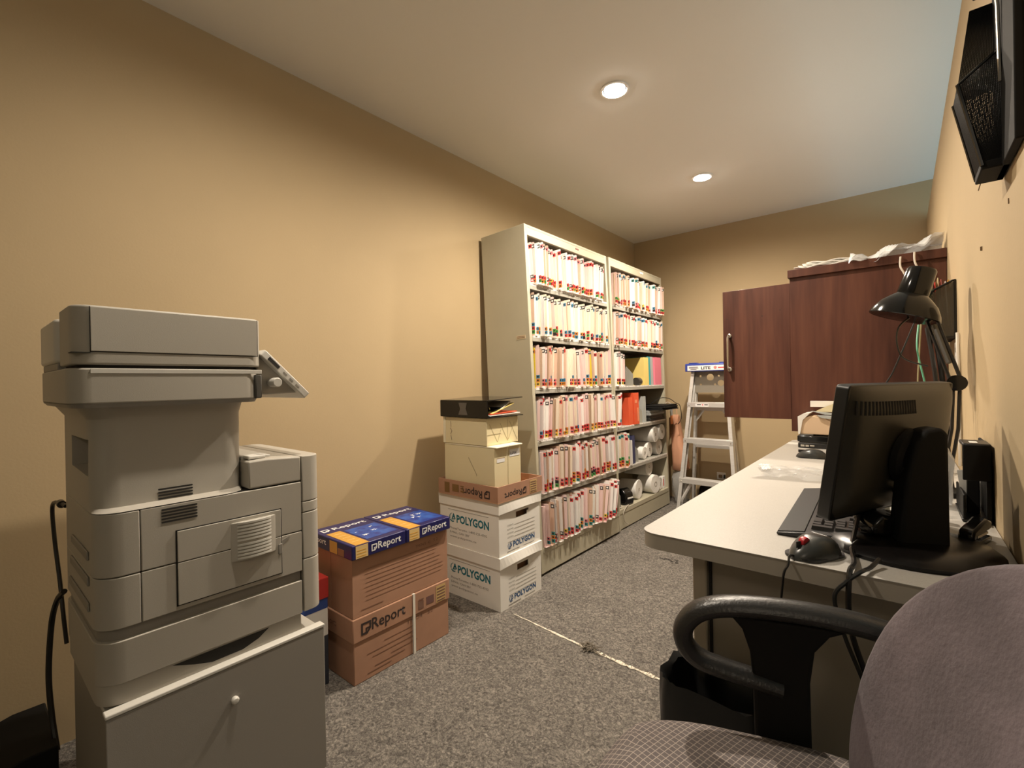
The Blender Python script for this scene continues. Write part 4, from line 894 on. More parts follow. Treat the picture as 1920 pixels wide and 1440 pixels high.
rail(LF, 0.058, 0.026, 'front_rail', 1); rail(RF, 0.058, 0.026, 'front_rail', -1); rail(LR, 0.034, 0.018, 'rear_rail', 1); rail(RR_, 0.034, 0.018, 'rear_rail', -1)
for z in (0.262, 0.572, 0.853):
    l, r = lp(LF, z), lp(RF, z)
    b = MB(); b.box(l.x+0.004, r.x-0.004, l.y-0.006, l.y+0.075, z-0.004, z); b.box(l.x-0.004, r.x+0.004, l.y-0.008, l.y-0.003, z-0.036, z); b.box(l.x+0.006, r.x-0.006, l.y+0.071, l.y+0.075, z-0.022, z-0.004)
    s = b.build('step', steel, ld, bevel=0.001)
    for k in range(5):
        b = MB(); b.box(l.x+0.008, r.x-0.008, l.y+0.004+k*0.014, l.y+0.008+k*0.014, z, z+0.0015); b.build('tread_ridge', steel, s, smooth=0)
    for xx in (l.x+0.012, r.x-0.012):
        b = MB(); b.lathe([(0.005, -0.003), (0.005, 0), (0.003, 0.0025), (0, 0.003)], 10, Matrix.Translation((xx, l.y-0.008, z-0.02)) @ Matrix.Rotation(R(90), 4, 'X')); b.build('rivet', chrome, s)
    if z > 0.8:
        b = MB(); b.box(-1.255, -1.155, l.y-0.0092, l.y-0.008, z-0.031, z-0.008); sk = b.build('label_sticker', white_pr, s, smooth=0)
        b = MB()
        for (xa, xb) in ((-1.242, -1.212), (-1.186, -1.160)): b.box(xa, xb, l.y-0.0098, l.y-0.0092, z-0.019, z-0.013)
        b.build('black_bar', ink, sk, smooth=0)
        b = MB(); b.lathe([(0.006, 0), (0.006, 0.0005), (0, 0.0006)], 12, Matrix.Translation((-1.199, l.y-0.0092, z-0.017)) @ Matrix.Rotation(R(90), 4, 'X')); b.build('red_spot', tabc['p'], sk)
for z in (0.19, 0.50, 0.80):
    l, r = lp(LR, z), lp(RR_, z)
    b = MB(); b.box(l.x+0.002, r.x-0.002, l.y+0.006, l.y+0.026, z-0.014, z+0.014); b.build('rear_brace', steel, ld, bevel=0.001)
def bar(p, q, w_, name='diagonal_brace'):
    b = MB(); b.tube([p, q], w_, 4, sx=0.35); b.build(name, steel, ld, smooth=0)
l = lp(LF, 0.08); bar((l.x+0.02, l.y+0.02, 0.08), (l.x+0.095, lp(LF, .23).y+0.03, 0.232), 0.011); r = lp(RF, 0.08); bar((r.x-0.02, r.y+0.02, 0.08), (r.x-0.095, lp(RF, .23).y+0.03, 0.232), 0.011)
l = lp(LR, 0.70); bar((l.x+0.01, l.y+0.016, 0.70), (l.x+0.075, l.y+0.016, 0.79), 0.010); r = lp(RR_, 0.70); bar((r.x-0.01, r.y+0.016, 0.70), (r.x-0.075, r.y+0.016, 0.79), 0.010)
for seg, s_ in ((LF, 1), (RF, -1), (LR, 1), (RR_, -1)):
    p = seg[0]; b = MB(); b.box(min(p[0]-s_*0.003, p[0]+s_*0.03), max(p[0]-s_*0.003, p[0]+s_*0.03), p[1]-0.004, p[1]+0.062 if seg in (LF, RF) else p[1]+0.036, 0.0, 0.035); b.build('rubber_foot', M('grey rubber', (0.30, 0.29, 0.28), 0.7), ld, bevel=0.002)
# perforated pail plate under the blue cap, holes cut through
cu = bpy.data.curves.new('t', 'CURVE'); cu.dimensions = '2D'; cu.fill_mode = 'BOTH'; cu.extrude = 0.001
def loop(pts):
    sp_ = cu.splines.new('POLY'); sp_.points.add(len(pts)-1); sp_.use_cyclic_u = True
    for p, q in zip(sp_.points, pts): p.co = (q[0], q[1], 0, 1)
loop([(-1.283, 0.93), (-1.05, 0.93), (-1.045, 1.12), (-1.288, 1.12)])
for (cx, cy, r_) in ((-1.165, 1.052, 0.027), (-1.085, 1.005, 0.024), (-1.24, 1.062, 0.008), (-1.10, 1.062, 0.008), (-1.238, 0.995, 0.008), (-1.13, 0.995, 0.008)): loop([(x, y) for x, y in arc(cx, cy, r_, 0, 337.5, 15)])
to = bpy.data.objects.new('t', cu); C.objects.link(to); dg = bpy.context.evaluated_depsgraph_get(); me = bpy.data.meshes.new_from_object(to.evaluated_get(dg)); bpy.data.objects.remove(to)
me.transform(Matrix.Translation((0, 3.862, 0)) @ Matrix.Rotation(R(90), 4, 'X')); me.name = 'pail_plate'; me.materials.clear(); me.materials.append(M('dull aluminium', (0.30, 0.27, 0.22), 0.5, metal=0.4)); place('pail_plate', me, ld, smooth=0)
b = MB(); b.prism([(3.79, 1.098), (3.79, 1.157), (3.80, 1.163), (3.905, 1.163), (3.912, 1.157), (3.912, 1.11)], 'x', -1.338, -0.992); cap = b.build('top_cap', lad_blue, ld, bevel=0.006, seg=3)
for (xa, xb) in ((-1.31, -1.25), (-1.08, -1.02)):
    b = MB(); b.box(xa, xb, 3.80, 3.86, 1.163, 1.169); b.build('tool_rim', lad_blue, cap, bevel=0.002)
b = MB(); b.box(-1.318, -1.012, 3.7885, 3.79, 1.106, 1.146); sk = b.build('label_sticker', white_pr, cap, smooth=0)
text('LITE', fy(-1.212, 3.7885, 1.114), 0.072, 0.022, ink, sk, bold=0.03)
marks(fy(-1.306, 3.7885, 1.110), [(0.0, 0.07, 0.022, 0.026), (0.0, 0.075, 0.013, 0.017), (0.012, 0.06, 0.005, 0.009)], ink, sk, 'label_lines')
b = MB(); o_ = arc(0, 0, 0.011, 0, 360, 16)[:-1]; i_ = arc(0, 0, 0.007, 0, 360, 16)[:-1]; b.T = fy(-1.105, 3.7885, 1.127)
for k in range(16): b.prism([o_[k], o_[(k+1) % 16], i_[(k+1) % 16], i_[k]], 'z', 0, 0.0005)
b.box(-0.006, 0.006, -0.002, 0.002, 0, 0.0005); b.build('round_red_mark', tabc['r'], sk, smooth=0)
marks(fy(-1.085, 3.7885, 1.122), [(0, 0.045, 0, 0.008)], tabc['r'], sk, 'red_line')
# things on the floor by the ladder
t = thing('black_bag', 'low black bag on the floor behind the step ladder', 'bag', (-1.1, 4.0, 0))
b = MB(); b.prism([(-1.30, 0.0), (-0.80, 0.0), (-0.80, 0.13), (-0.95, 0.15), (-1.12, 0.14), (-1.29, 0.165), (-1.31, 0.06)], 'y', 3.945, 4.09); b.build('bag_body', black_mt, t, bevel=0.02, seg=3)
b = MB(); b.tube(bez([(-1.20, 4.0, 0.15), (-1.15, 3.99, 0.19), (-1.05, 3.99, 0.19), (-1.0, 4.0, 0.15)]), 0.007, 6); b.build('handle', black_pl, t)
t = thing('wall_outlet', 'small outlet with brown plug low on the back wall behind the ladder', 'outlet', (-1.16, 4.1, 0.2))
b = MB(); b.box(-1.195, -1.125, 4.094, 4.0995, 0.20, 0.26); b.build('face_plate', trim_wh, t, bevel=0.002)
b = MB(); b.box(-1.175, -1.15, 4.07, 4.094, 0.218, 0.243); b.build('plug', M('brown plug', (0.18, 0.11, 0.05), 0.5), t, bevel=0.003)
b = MB(); b.box(-1.138, -1.126, 4.075, 4.094, 0.215, 0.245); b.build('plug', black_pl, t, bevel=0.003)
# peach coloured bag hanging at the end of the shelving, clear bag crumpled below it
peach = M('peach plastic film', (0.68, 0.36, 0.23), 0.4, alpha=0.9)
def blob(pts, y, dep, name, mat, parent, amp=0.006, seed=1, nv=8):
    """a soft bag: outline pts (x,z) ringed around the y axis with folds"""
    rr = random.Random(seed); b = MB(); n = len(pts); cx = sum(p[0] for p in pts)/n; cz = sum(p[1] for p in pts)/n
    rings = []
    for k in range(nv+1):
        a = -PI/2+PI*k/nv; s = max(0.02, math.cos(a))**0.5; yy = y+dep*math.sin(a)
        rings.append([b.v((cx+(p[0]-cx)*s+rr.uniform(-amp, amp), yy+rr.uniform(-amp, amp)*0.5, cz+(p[1]-cz)*s+rr.uniform(-amp, amp))) for p in pts])
    for A, B in zip(rings, rings[1:]):
        for i in range(n): b.f((A[i], A[(i+1) % n], B[(i+1) % n], B[i]))
    b.f(rings[0][::-1]); b.f(rings[-1]); return b.build(name, mat, parent, smooth=60)
t = thing('plastic_bag', 'peach coloured plastic bag hanging between the shelving and the ladder', 'bag', (-1.47, 3.92, 0.5))
blob([(-1.50, 0.74), (-1.445, 0.74), (-1.435, 0.64), (-1.408, 0.50), (-1.375, 0.36), (-1.360, 0.29), (-1.43, 0.26), (-1.50, 0.27), (-1.505, 0.45), (-1.503, 0.6)], 3.93, 0.05, 'bag_body', peach, t, 0.004, 3)
blob([(-1.507, 0.72), (-1.475, 0.725), (-1.468, 0.65), (-1.485, 0.58), (-1.507, 0.53)], 3.875, 0.004, 'bag_gusset', M('brown bag inside', (0.20, 0.085, 0.03), 0.6), t, 0.001, 4)
b = MB(); b.tube(bez([(-1.50, 3.93, 0.735), (-1.49, 3.935, 0.80), (-1.47, 3.935, 0.80), (-1.46, 3.93, 0.735)]), 0.003, 6); b.build('bag_handle', peach, t)
t = thing('plastic_bag', 'crumpled clear plastic bag on the floor at the end of the shelving', 'bag', (-1.42, 3.92, 0.1))
blob([(-1.50, 0.25), (-1.44, 0.27), (-1.39, 0.22), (-1.36, 0.14), (-1.375, 0.04), (-1.40, 0.004), (-1.48, 0.004), (-1.505, 0.1)], 3.93, 0.06, 'bag_body', clear_m, t, 0.012, 9)

# ------------------------------------------------------------------ wall cabinet with its near door standing open
cb = thing('wall_cabinet', 'dark cherry wall cabinet over the desk with one door open', 'cabinet', (-0.1, 2.75, 0.8))
cx0, cx1, cy0, cy1, cz0, cz1 = -0.386, XP-0.001, 2.45, 3.05, 0.793, 1.487
b = MB(); b.box(cx0, cx1, cy0, cy0+0.018, cz0, cz1); b.build('side_panel', wood_m, cb, bevel=0.001)
b = MB(); b.box(cx0, cx1, cy1-0.018, cy1, cz0, cz1); b.build('side_panel', wood_m, cb, bevel=0.001)
b = MB(); b.box(cx0-0.006, cx1, cy0-0.012, cy1+0.012, cz1, cz1+0.035); b.build('top_panel', wood_m, cb, bevel=0.001)
b = MB(); b.box(cx0, cx1, cy0+0.018, cy1-0.018, cz0+0.01, cz0+0.028); b.build('bottom_panel', wood_m, cb, bevel=0.001)
b = MB(); b.box(cx0+0.02, cx1, cy0+0.018, cy1-0.018, 1.13, 1.148); b.build('inner_shelf', wood_m, cb, bevel=0.001)
b = MB(); b.box(cx1-0.006, cx1, cy0+0.018, cy1-0.018, cz0+0.028, cz1); b.build('back_panel', wood_m, cb, smooth=0)
dT = Matrix.Translation((cx0-0.002, cy0+0.012, 0)) @ Matrix.Rotation(R(-1.5), 4, 'Z')
b = MB(); b.T = dT; b.box(-0.292, 0, 0, 0.018, 0.846, 1.467); dr = b.build('door', wood_m, cb, bevel=0.0012)
b = MB(); b.T = dT; hx = -0.262; b.tube(bez([(hx, -0.004, 1.248), (hx, -0.027, 1.242), (hx, -0.031, 1.20), (hx, -0.031, 1.13), (hx, -0.027, 1.088), (hx, -0.004, 1.082)], 6), 0.0055, 8)
b.lathe([(0.010, 0), (0.010, 0.006), (0.006, 0.008)], 12, Matrix.Translation((hx, 0, 1.248)) @ Matrix.Rotation(R(90), 4, 'X')); b.lathe([(0.010, 0), (0.010, 0.006), (0.006, 0.008)], 12, Matrix.Translation((hx, 0, 1.082)) @ Matrix.Rotation(R(90), 4, 'X'))
b.build('door_handle', chrome, dr)
for (px_, pz_) in ((-0.272, 1.33), (-0.115, 1.33), (-0.04, 1.35)):
    b = MB(); b.T = dT; b.lathe([(0.0022, 0.0), (0.0022, 0.0008), (0, 0.001)], 8, Matrix.Translation((px_, 0, pz_)) @ Matrix.Rotation(R(90), 4, 'X')); b.build('screw_hole', dark_gap, dr)
b = MB(); b.T = Matrix.Translation((cx0-0.002, cy1-0.018, 0)); b.box(-0.018, 0, -0.285, 0, 0.846, 1.467); d2 = b.build('door', wood_m, cb, bevel=0.0012)
# papers and plastic on top of the cabinet
t = thing('paper_pile', 'rumpled white papers lying on top of the cherry cabinet', 'papers', (-0.25, 2.75, 1.524))
rp = random.Random(4)
for k in range(4):
    b = MB(); ph = rp.uniform(0, 6); x0_ = -0.372+0.014*k; y0_ = 2.47+0.02*k
    b.grid(lambda u, v: (x0_+0.21*u, y0_+0.28*v, 1.5245+0.010*k+0.020*abs(math.sin(u*7+ph+k))*(0.5+0.5*v)*(1-0.5*u)+0.002*math.sin(v*9+ph)), 14, 6); b.build('sheet', paper, t, solid=0.0012, smooth=60)
t = thing('plastic_bag', 'shiny clear plastic wrap drooping over the top corner of the cherry cabinet', 'plastic wrap', (0.03, 2.55, 1.52))
def wrapf(u, v):
    x = -0.165+0.295*u; y = 2.425+0.30*v
    z = 1.530+0.028*u+0.012*math.sin(u*14+v*5)+0.010*math.sin(v*13+u*8)+0.006*math.sin(u*37+v*21)
    if v < 0.15: z -= (0.15-v)*0.12*(1+math.sin(u*9)) if u < 0.45 else 0
    return (x, y-0.01*math.sin(u*19), max(z, 1.5235 if v > 0.06 else 1.50))
b = MB(); b.grid(wrapf, 36, 20); b.build('film', clear2_m, t, smooth=60)
b = MB(); b.grid(lambda u, v: tuple(Vector(wrapf(u, v))+Vector((0.004, 0.006, 0.012+0.006*math.sin(u*23+v*17)))), 30, 16); b.build('film', clear2_m, t, smooth=60)
b = MB(); b.tube(bez([(0.003, 2.43, 1.51), (0.002, 2.42, 1.47), (0.016, 2.42, 1.43), (0.020, 2.42, 1.36), (0.03, 2.42, 1.33)]), 0.0035, 6); tag(b.build('hanging_wire', M('white wire', (0.75, 0.70, 0.62), 0.4)), 'white wire dangling from the cabinet top behind the lamp', 'wire')
b = MB(); b.tube(bez([(0.045, 2.43, 1.52), (0.046, 2.42, 1.48), (0.06, 2.42, 1.44)]), 0.0035, 6); tag(b.build('hanging_wire', MATS['white wire']), 'short pale wire under the plastic wrap, right of the longer one', 'wire')

# ------------------------------------------------------------------ desk
dk = thing('desk', 'long speckled grey laminate desk along the right wall', 'desk', (-0.13, 1.7, 0))
DX0, DX1, DY0, DY1, DZ = -0.408, XP-0.002, 0.878, 2.62, 0.735
b = MB(); b.prism(rrect(DX0, DX1, DY0, DY1, 0.035, 6, (0, 1, 1, 0)), 'z', DZ-0.001, DZ); tp = b.build('desk_top', desk_m, dk, smooth=30)
b = MB(); b.prism(rrect(DX0+0.0005, DX1, DY0+0.0005, DY1-0.0005, 0.035, 6, (0, 1, 1, 0)), 'z', DZ-0.030, DZ-0.001); b.build('edge_band', desk_edge, dk, smooth=30)
b = MB(); b.box(-0.325, 0.11, 0.962, 0.985, 0.0, DZ-0.0305); b.build('end_panel', desk_pan, dk, bevel=0.002)
b = MB(); b.box(-0.327, -0.300, 0.950, 0.986, 0.0, DZ-0.0305); b.build('panel_edge', M('beige edging', (0.52, 0.46, 0.37), 0.5), dk, bevel=0.003)
b = MB(); b.box(-0.2975, -0.2925, 0.957, 0.963, 0.0, DZ-0.0305); b.build('shadow_gap', dark_gap, dk, smooth=0)
b = MB(); b.box(-0.325, 0.11, 2.55, 2.575, 0.0, DZ-0.0305); b.build('end_panel', desk_pan, dk, bevel=0.002)
b = MB(); b.box(0.085, 0.103, 0.986, 2.549, 0.25, DZ-0.0305); b.build('modesty_panel', desk_pan, dk, bevel=0.002)
Z = DZ+0.0008
# keyboard: long side along the desk, number pad at the near end
KT = frame((-0.203, 1.445, Z), (0, -1, 0), (1, 0, 0)) @ Matrix.Rotation(R(2.0), 4, 'Z')       # local x runs toward the viewer, y toward the wall
kb = local('keyboard', 'black computer keyboard under the monitor with palm rest', 'keyboard', KT)
kw, kd = 0.435, 0.168
b = MB(); b.prism([(0, 0), (kd, 0), (kd, 0.016), (0.05, 0.012), (0.0, 0.005)], 'x', 0, kw); b.build('keyboard_case', black_pl, kb, bevel=0.003)
b = MB(); b.prism([(0.002, 0.0052), (0.046, 0.012), (0.046, 0.0135), (0.002, 0.0075)], 'x', 0.004, kw-0.004); b.build('palm_rest', M('charcoal palm rest', (0.022, 0.021, 0.020), 0.5, spec=0.25), kb, bevel=0.001)
key_m = M('black key', (0.022, 0.022, 0.022), 0.4); keytop_m = M('worn key top', (0.06, 0.058, 0.055), 0.35)
def key(x, y, wd, dp):
    z = 0.0118+(y-0.05)*0.034
    b = MB(); b.prism([(x, y), (x+wd, y), (x+wd, y+dp), (x, y+dp)], 'z', z, z+0.0075, [(x+0.002, y+0.0015), (x+wd-0.002, y+0.0015), (x+wd-0.002, y+dp-0.003), (x+0.002, y+dp-0.003)]); k_ = b.build('key', key_m, kb, smooth=0)
    return k_
rows = [(0.054, [1.25, 1.25, 1.25, 5.5, 1.25, 1.25, 1.25, 1.25]), (0.0725, [2.25]+[1]*10+[2.75]), (0.091, [1.75]+[1]*11+[2.25]), (0.1095, [1.5]+[1]*12+[1.5]), (0.128, [1]*13+[2]), (0.149, [1]*15)]
for yy, ws in rows:
    x = 0.012; sc_ = 0.2475/sum(ws)
    for wd in ws: key(x, yy, wd*sc_-0.0012, 0.0172 if yy < 0.14 else 0.014); x += wd*sc_
for yy, n_ in ((0.054, 3), (0.0725, 1), (0.1095, 3), (0.128, 3)):
    for k in range(3):
        if n_ == 1 and k != 1: continue
        key(0.268+k*0.0178, yy, 0.0166, 0.0172)
for r_ in range(5):
    yy = 0.054+r_*0.0185
    if r_ == 0: key(0.3375, yy, 0.0344, 0.0172); key(0.3731, yy, 0.0166, 0.0172)
    else:
        for k in range(3): key(0.3375+k*0.0178, yy, 0.0166, 0.0172)
    if r_ in (0, 2): key(0.3909, yy, 0.0166, 0.0357)
    if r_ == 4: key(0.3909, yy, 0.0166, 0.0172)
marks(frame((0.345, 0.150, 0.0158), (1, 0, 0), (0, 1, 0)) @ Matrix.Identity(4), [(0.0+k*0.012, 0.004+k*0.012, 0, 0.003) for k in range(3)], white_pr, kb, 'status_light')
text('lenovo', frame((0.4235, 0.105, 0.0158), (0, 1, 0), (-1, 0, 0)) if 0 else frame((0.392, 0.1505, 0.0159), (1, 0, 0), (0, 1, 0)), 0.032, 0.008, white_pr, kb, 'printed_logo', bold=0.02)

# mouse with red wheel, cord over the near edge of the desk
MT = Matrix.Translation((-0.117, 0.930, Z)) @ Matrix.Rotation(R(-118), 4, 'Z')        # local x = nose direction
ms = local('computer_mouse', 'black computer mouse with a red scroll wheel near the desk edge', 'mouse', MT)
def mousef(u, v):
    a = u*2*PI; h = v*PI/2
    rx_, ry_ = 0.050, 0.030*(1-0.12*math.cos(a))
    x = rx_*math.cos(a)*math.cos(h)**0.75; y = ry_*math.sin(a)*math.cos(h)**0.55; z = 0.033*math.sin(h)*(1-0.35*max(0, x/rx_)**1.2)
    return (x, y, z)
b = MB(); b.grid(mousef, 32, 10); bmesh.ops.remove_doubles(b.bm, verts=b.bm.verts[:], dist=1e-5); b.build('mouse_shell', M('charcoal mouse shell', (0.042, 0.044, 0.042), 0.28), ms, smooth=60)
b = MB(); b.lathe([(0, 0.005), (0.0085, 0.0045), (0.0098, 0), (0.0085, -0.0045), (0, -0.005)], 16, Matrix.Translation((0.023, 0, 0.0245)) @ Matrix.Rotation(R(90), 4, 'X')); b.build('scroll_wheel', red_pl, ms)
b = MB(); b.box(0.013, 0.042, -0.0006, 0.0006, 0.018, 0.028); b.build('button_split', dark_gap, ms, smooth=0)
b = MB(); b.prism(rrect(-0.048, 0.045, -0.029, 0.029, 0.02), 'z', 0, 0.004); b.build('mouse_base', black_pl, ms)
text('lenovo', frame((-0.012, -0.013, 0.0335), (0, 1, 0), (-1, 0, 0)), 0.026, 0.005, white_pr, ms, 'printed_logo', bold=0.02)
b = MB(); b.tube(bez([(-0.140, 0.889, Z+0.006), (-0.143, 0.884, Z+0.007), (-0.145, 0.878, Z+0.006), (-0.145, 0.868, Z-0.004), (-0.152, 0.863, Z-0.03), (-0.156, 0.868, 0.60), (-0.13, 0.90, 0.45), (-0.12, 0.93, 0.25), (-0.115, 0.93, 0.06)]), 0.0019, 6)
tag(b.build('mouse_cord', black_pl), 'thin black mouse cord falling over the near desk edge', 'cord')

# monitor: screen turned to the far left, its back to the viewer
mx, my = -0.036, 1.128
tl = R(9)
MN = Matrix(((-0.417, 0.909, 0, mx), (-0.909, -0.417, 0, my), (0, 0, 1, 0.787), (0, 0, 0, 1)))
mo = thing('computer_monitor', 'black flat computer monitor seen from behind on a round stand', 'monitor', (0.01, 1.06, DZ))
PT = MN @ Matrix.Rotation(-tl, 4, 'X')
W2, HM = 0.174, 0.238
def mpart(b, name, mat, parent=mo, **k):
    return b.build(name, mat, parent, **k)
b = MB(); b.T = PT; b.prism(rrect(-W2, W2, 0, HM, 0.008, 3), 'y', -0.012, 0.010); bz = mpart(b, 'bezel', black_pl, bevel=0.002)
b = MB(); b.T = PT; b.box(-W2+0.014, W2-0.014, -0.0135, -0.0118, 0.018, HM-0.013); mpart(b, 'screen', black_gl, smooth=0)
def backf(u, v):
    x = (-1+2*u); z = v
    e = (1-abs(x)**3.2)*(1-(abs(2*z-1))**4)
    bul = 0.010+0.028*max(0, e)**0.55
    return (x*(W2-0.006), bul, 0.004+z*(HM-0.006))
b = MB(); b.T = PT; b.grid(backf, 28, 18); bk = mpart(b, 'back_shell', M('dark taupe plastic', (0.030, 0.027, 0.021), 0.4), smooth=60)
for k in range(20):
    x = 0.012+k*0.0078
    b = MB(); b.T = PT; u = (x/(W2-0.006)+1)/2; p0 = backf(u, 0.80); p1 = backf(u, 0.90)
    b.tube([(x, p0[1]+0.0004, p0[2]), (x, p1[1]+0.0004, p1[2])], 0.0016, 4); b.build('vent_slot', dark_gap, bk, smooth=0)
b = MB(); b.T = PT; b.lathe([(0.05, 0.0), (0.05, 0.010), (0.042, 0.016), (0, 0.016)], 24, Matrix.Translation((0.03, 0.040, 0.115)) @ Matrix.Rotation(R(-90), 4, 'X')); mpart(b, 'mount_boss', black_mt)
p = PT @ Vector((0.035, 0.055, 0.11)); q = Vector((0.015, 1.06, 0.87))
b = MB(); b.tube([p, p.lerp(q, 0.5)+Vector((0, 0, 0.004)), q], [0.03, 0.026, 0.03], 10); mpart(b, 'mount_arm', black_mt)
b = MB(); b.tube([PT @ Vector((0.035, 0.05, 0.06)), (0.01, 1.055, 0.80)], [0.018, 0.022], 8); mpart(b, 'mount_arm', black_mt)
CT = Matrix.Translation((0.022, 1.052, DZ+0.012)) @ Matrix.Rotation(R(24.6), 4, 'Z')
b = MB(); b.T = CT; b.prism([(-0.040, 0), (0.032, 0), (0.031, 0.192), (0.022, 0.202), (0.0, 0.198), (-0.014, 0.178), (-0.028, 0.12)], 'y', -0.022, 0.022); mpart(b, 'stand_column', black_mt, bevel=0.006, seg=3)
b = MB(); b.lathe([(0, 0), (0.120, 0), (0.122, 0.006), (0.112, 0.014), (0.07, 0.020), (0, 0.022)], 40, Matrix.Translation((0.004, 1.062, Z))); mpart(b, 'stand_base', M('semi gloss black base', (0.007, 0.006, 0.006), 0.25, spec=0.25))
# monitor leads falling over the near desk edge
b = MB(); b.tube(bez([(-0.06, 1.07, 0.80), (-0.066, 1.03, 0.765), (-0.068, 0.975, 0.745), (-0.060, 0.90, 0.744), (-0.064, 0.866, 0.735), (-0.063, 0.860, 0.66), (-0.04, 0.855, 0.58), (-0.01, 0.88, 0.45), (0.0, 0.92, 0.2)]), 0.0038, 6)
tag(b.build('monitor_cable', black_pl), 'black monitor cable draped over the near desk edge, left strand', 'cable')
b = MB(); b.tube(bez([(-0.03, 0.93, 0.748), (-0.040, 0.90, 0.742), (-0.050, 0.872, 0.742), (-0.068, 0.862, 0.725), (-0.082, 0.856, 0.70), (-0.070, 0.85, 0.65), (-0.052, 0.85, 0.60), (-0.02, 0.87, 0.5), (0.01, 0.91, 0.3)]), 0.0032, 6)
tag(b.build('monitor_cable', black_pl), 'black cable looping at the desk edge in front of the monitor base', 'cable')

# small things around the monitor foot
t = local('desk_device', 'small glossy black device with silver label on the monitor base', 'device', Matrix.Translation((-0.012, 1.075, DZ+0.0235)) @ Matrix.Rotation(R(35), 4, 'Z'))
b = MB(); b.prism([(-0.055, 0), (0.05, 0), (0.05, 0.012), (0.02, 0.030), (-0.04, 0.036), (-0.055, 0.02)], 'y', -0.03, 0.03); b.build('housing', black_gl, t, bevel=0.006, seg=3)
b = MB(); b.T = frame((-0.01, -0.012, 0.0345), (1, 0, -0.1), (0, 1, 0)); b.box(0, 0.024, 0, 0.018, 0, 0.001); b.build('silver_label', chrome, t, smooth=0)
t = thing('packet', 'green and yellow packet standing behind the monitor arm', 'packet', (0.005, 1.28, DZ))
b = MB(); b.box(-0.012, 0.03, 1.30, 1.325, Z, Z+0.085); pk_ = b.build('packet_body', M('teal blue packet', (0.02, 0.14, 0.22), 0.4), t, bevel=0.002)
b = MB(); b.box(-0.0125, 0.0305, 1.2995, 1.3255, Z+0.045, Z+0.06); b.build('yellow_band', M('lime print', (0.45, 0.55, 0.03), 0.4), pk_)
t = thing('tape_roll', 'small teal roll on the desk behind the monitor', 'tape roll', (-0.07, 1.37, DZ))
b = MB(); b.lathe([(0.014, 0), (0.026, 0), (0.026, 0.02), (0.014, 0.02), (0.014, 0)], 20, Matrix.Translation((-0.045, 1.43, Z))); b.build('roll', M('teal tape', (0.02, 0.30, 0.24), 0.4), t)

# black desk tidy with tall back against the wall, clear bag and papers in it
t = thing('desk_organiser', 'tall black desk organiser with slotted top against the right wall', 'organiser', (0.11, 1.38, DZ))
b = MB(); b.box(0.092, 0.136, 1.320, 1.480, Z, Z+0.006); b.build('tray_base', black_pl, t, bevel=0.002)
b = MB(); b.box(0.094, 0.136, 1.320, 1.326, Z+0.085, Z+0.158); b.box(0.128, 0.136, 1.320, 1.326, Z+0.006, Z+0.085); b.build('end_wall', black_mt, t, bevel=0.002)
b = MB(); b.box(0.131, 0.136, 1.326, 1.480, Z+0.006, Z+0.158); b.build('back_wall', black_mt, t, bevel=0.002)
b = MB(); b.box(0.094, 0.136, 1.322, 1.400, Z+0.153, Z+0.160); tw = b.build('top_plate', black_pl, t, bevel=0.002)
b = MB(); b.T = Matrix.Translation((0.106, 1.335, Z+0.1602)); b.prism(rrect(0, 0.012, 0, 0.03, 0.003, 2), 'z', 0, 0.0006); b.build('slot', trim_wh, tw)
b = MB(); b.box(0.094, 0.098, 1.320, 1.480, Z+0.006, Z+0.055); b.build('front_wall', black_mt, t, bevel=0.002)
b = MB(); b.box(0.104, 0.124, 1.38, 1.386, Z+0.006, Z+0.115); b.build('divider', black_mt, t, bevel=0.002)
t = thing('note_cards', 'pale cards standing in the black desk organiser', 'cards', (0.115, 1.43, DZ))
for k in range(3):
    b = MB(); b.T = Matrix.Translation((0.112, 1.41+0.012*k, Z+0.008)) @ Matrix.Rotation(R(-6+5*k), 4, 'Y'); b.box(-0.012, 0.014, 0, 0.0012, 0, 0.085-0.01*k); b.build('card', paper, t, smooth=0)
t = thing('plastic_bag', 'small crumpled clear bag on the desk between monitor column and organiser', 'bag', (0.08, 1.36, DZ))
blob([(0.055, Z+0.12), (0.075, Z+0.15), (0.088, Z+0.11), (0.09, Z+0.05), (0.085, Z+0.002), (0.045, Z+0.002), (0.042, Z+0.06)], 1.47, 0.04, 'bag_body', clear2_m, t, 0.006, 12)
t = local('stapler', 'black stapler lying on the desk in front of the organiser', 'stapler', Matrix.Translation((0.098, 1.165, Z)) @ Matrix.Rotation(R(70), 4, 'Z'))
b = MB(); b.prism(rrect(-0.045, 0.045, -0.012, 0.012, 0.008, 3), 'z', 0, 0.008); b.build('stapler_base', black_gl, t, bevel=0.002)
b = MB(); b.prism([(-0.045, 0.012), (0.04, 0.020), (0.045, 0.034), (0.02, 0.042), (-0.04, 0.030), (-0.047, 0.02)], 'y', -0.011, 0.011); b.build('stapler_arm', black_gl, t, bevel=0.004)
b = MB(); b.box(-0.03, 0.02, -0.0115, 0.0115, 0.016, 0.020); b.build('magazine_rail', chrome, t, smooth=0)

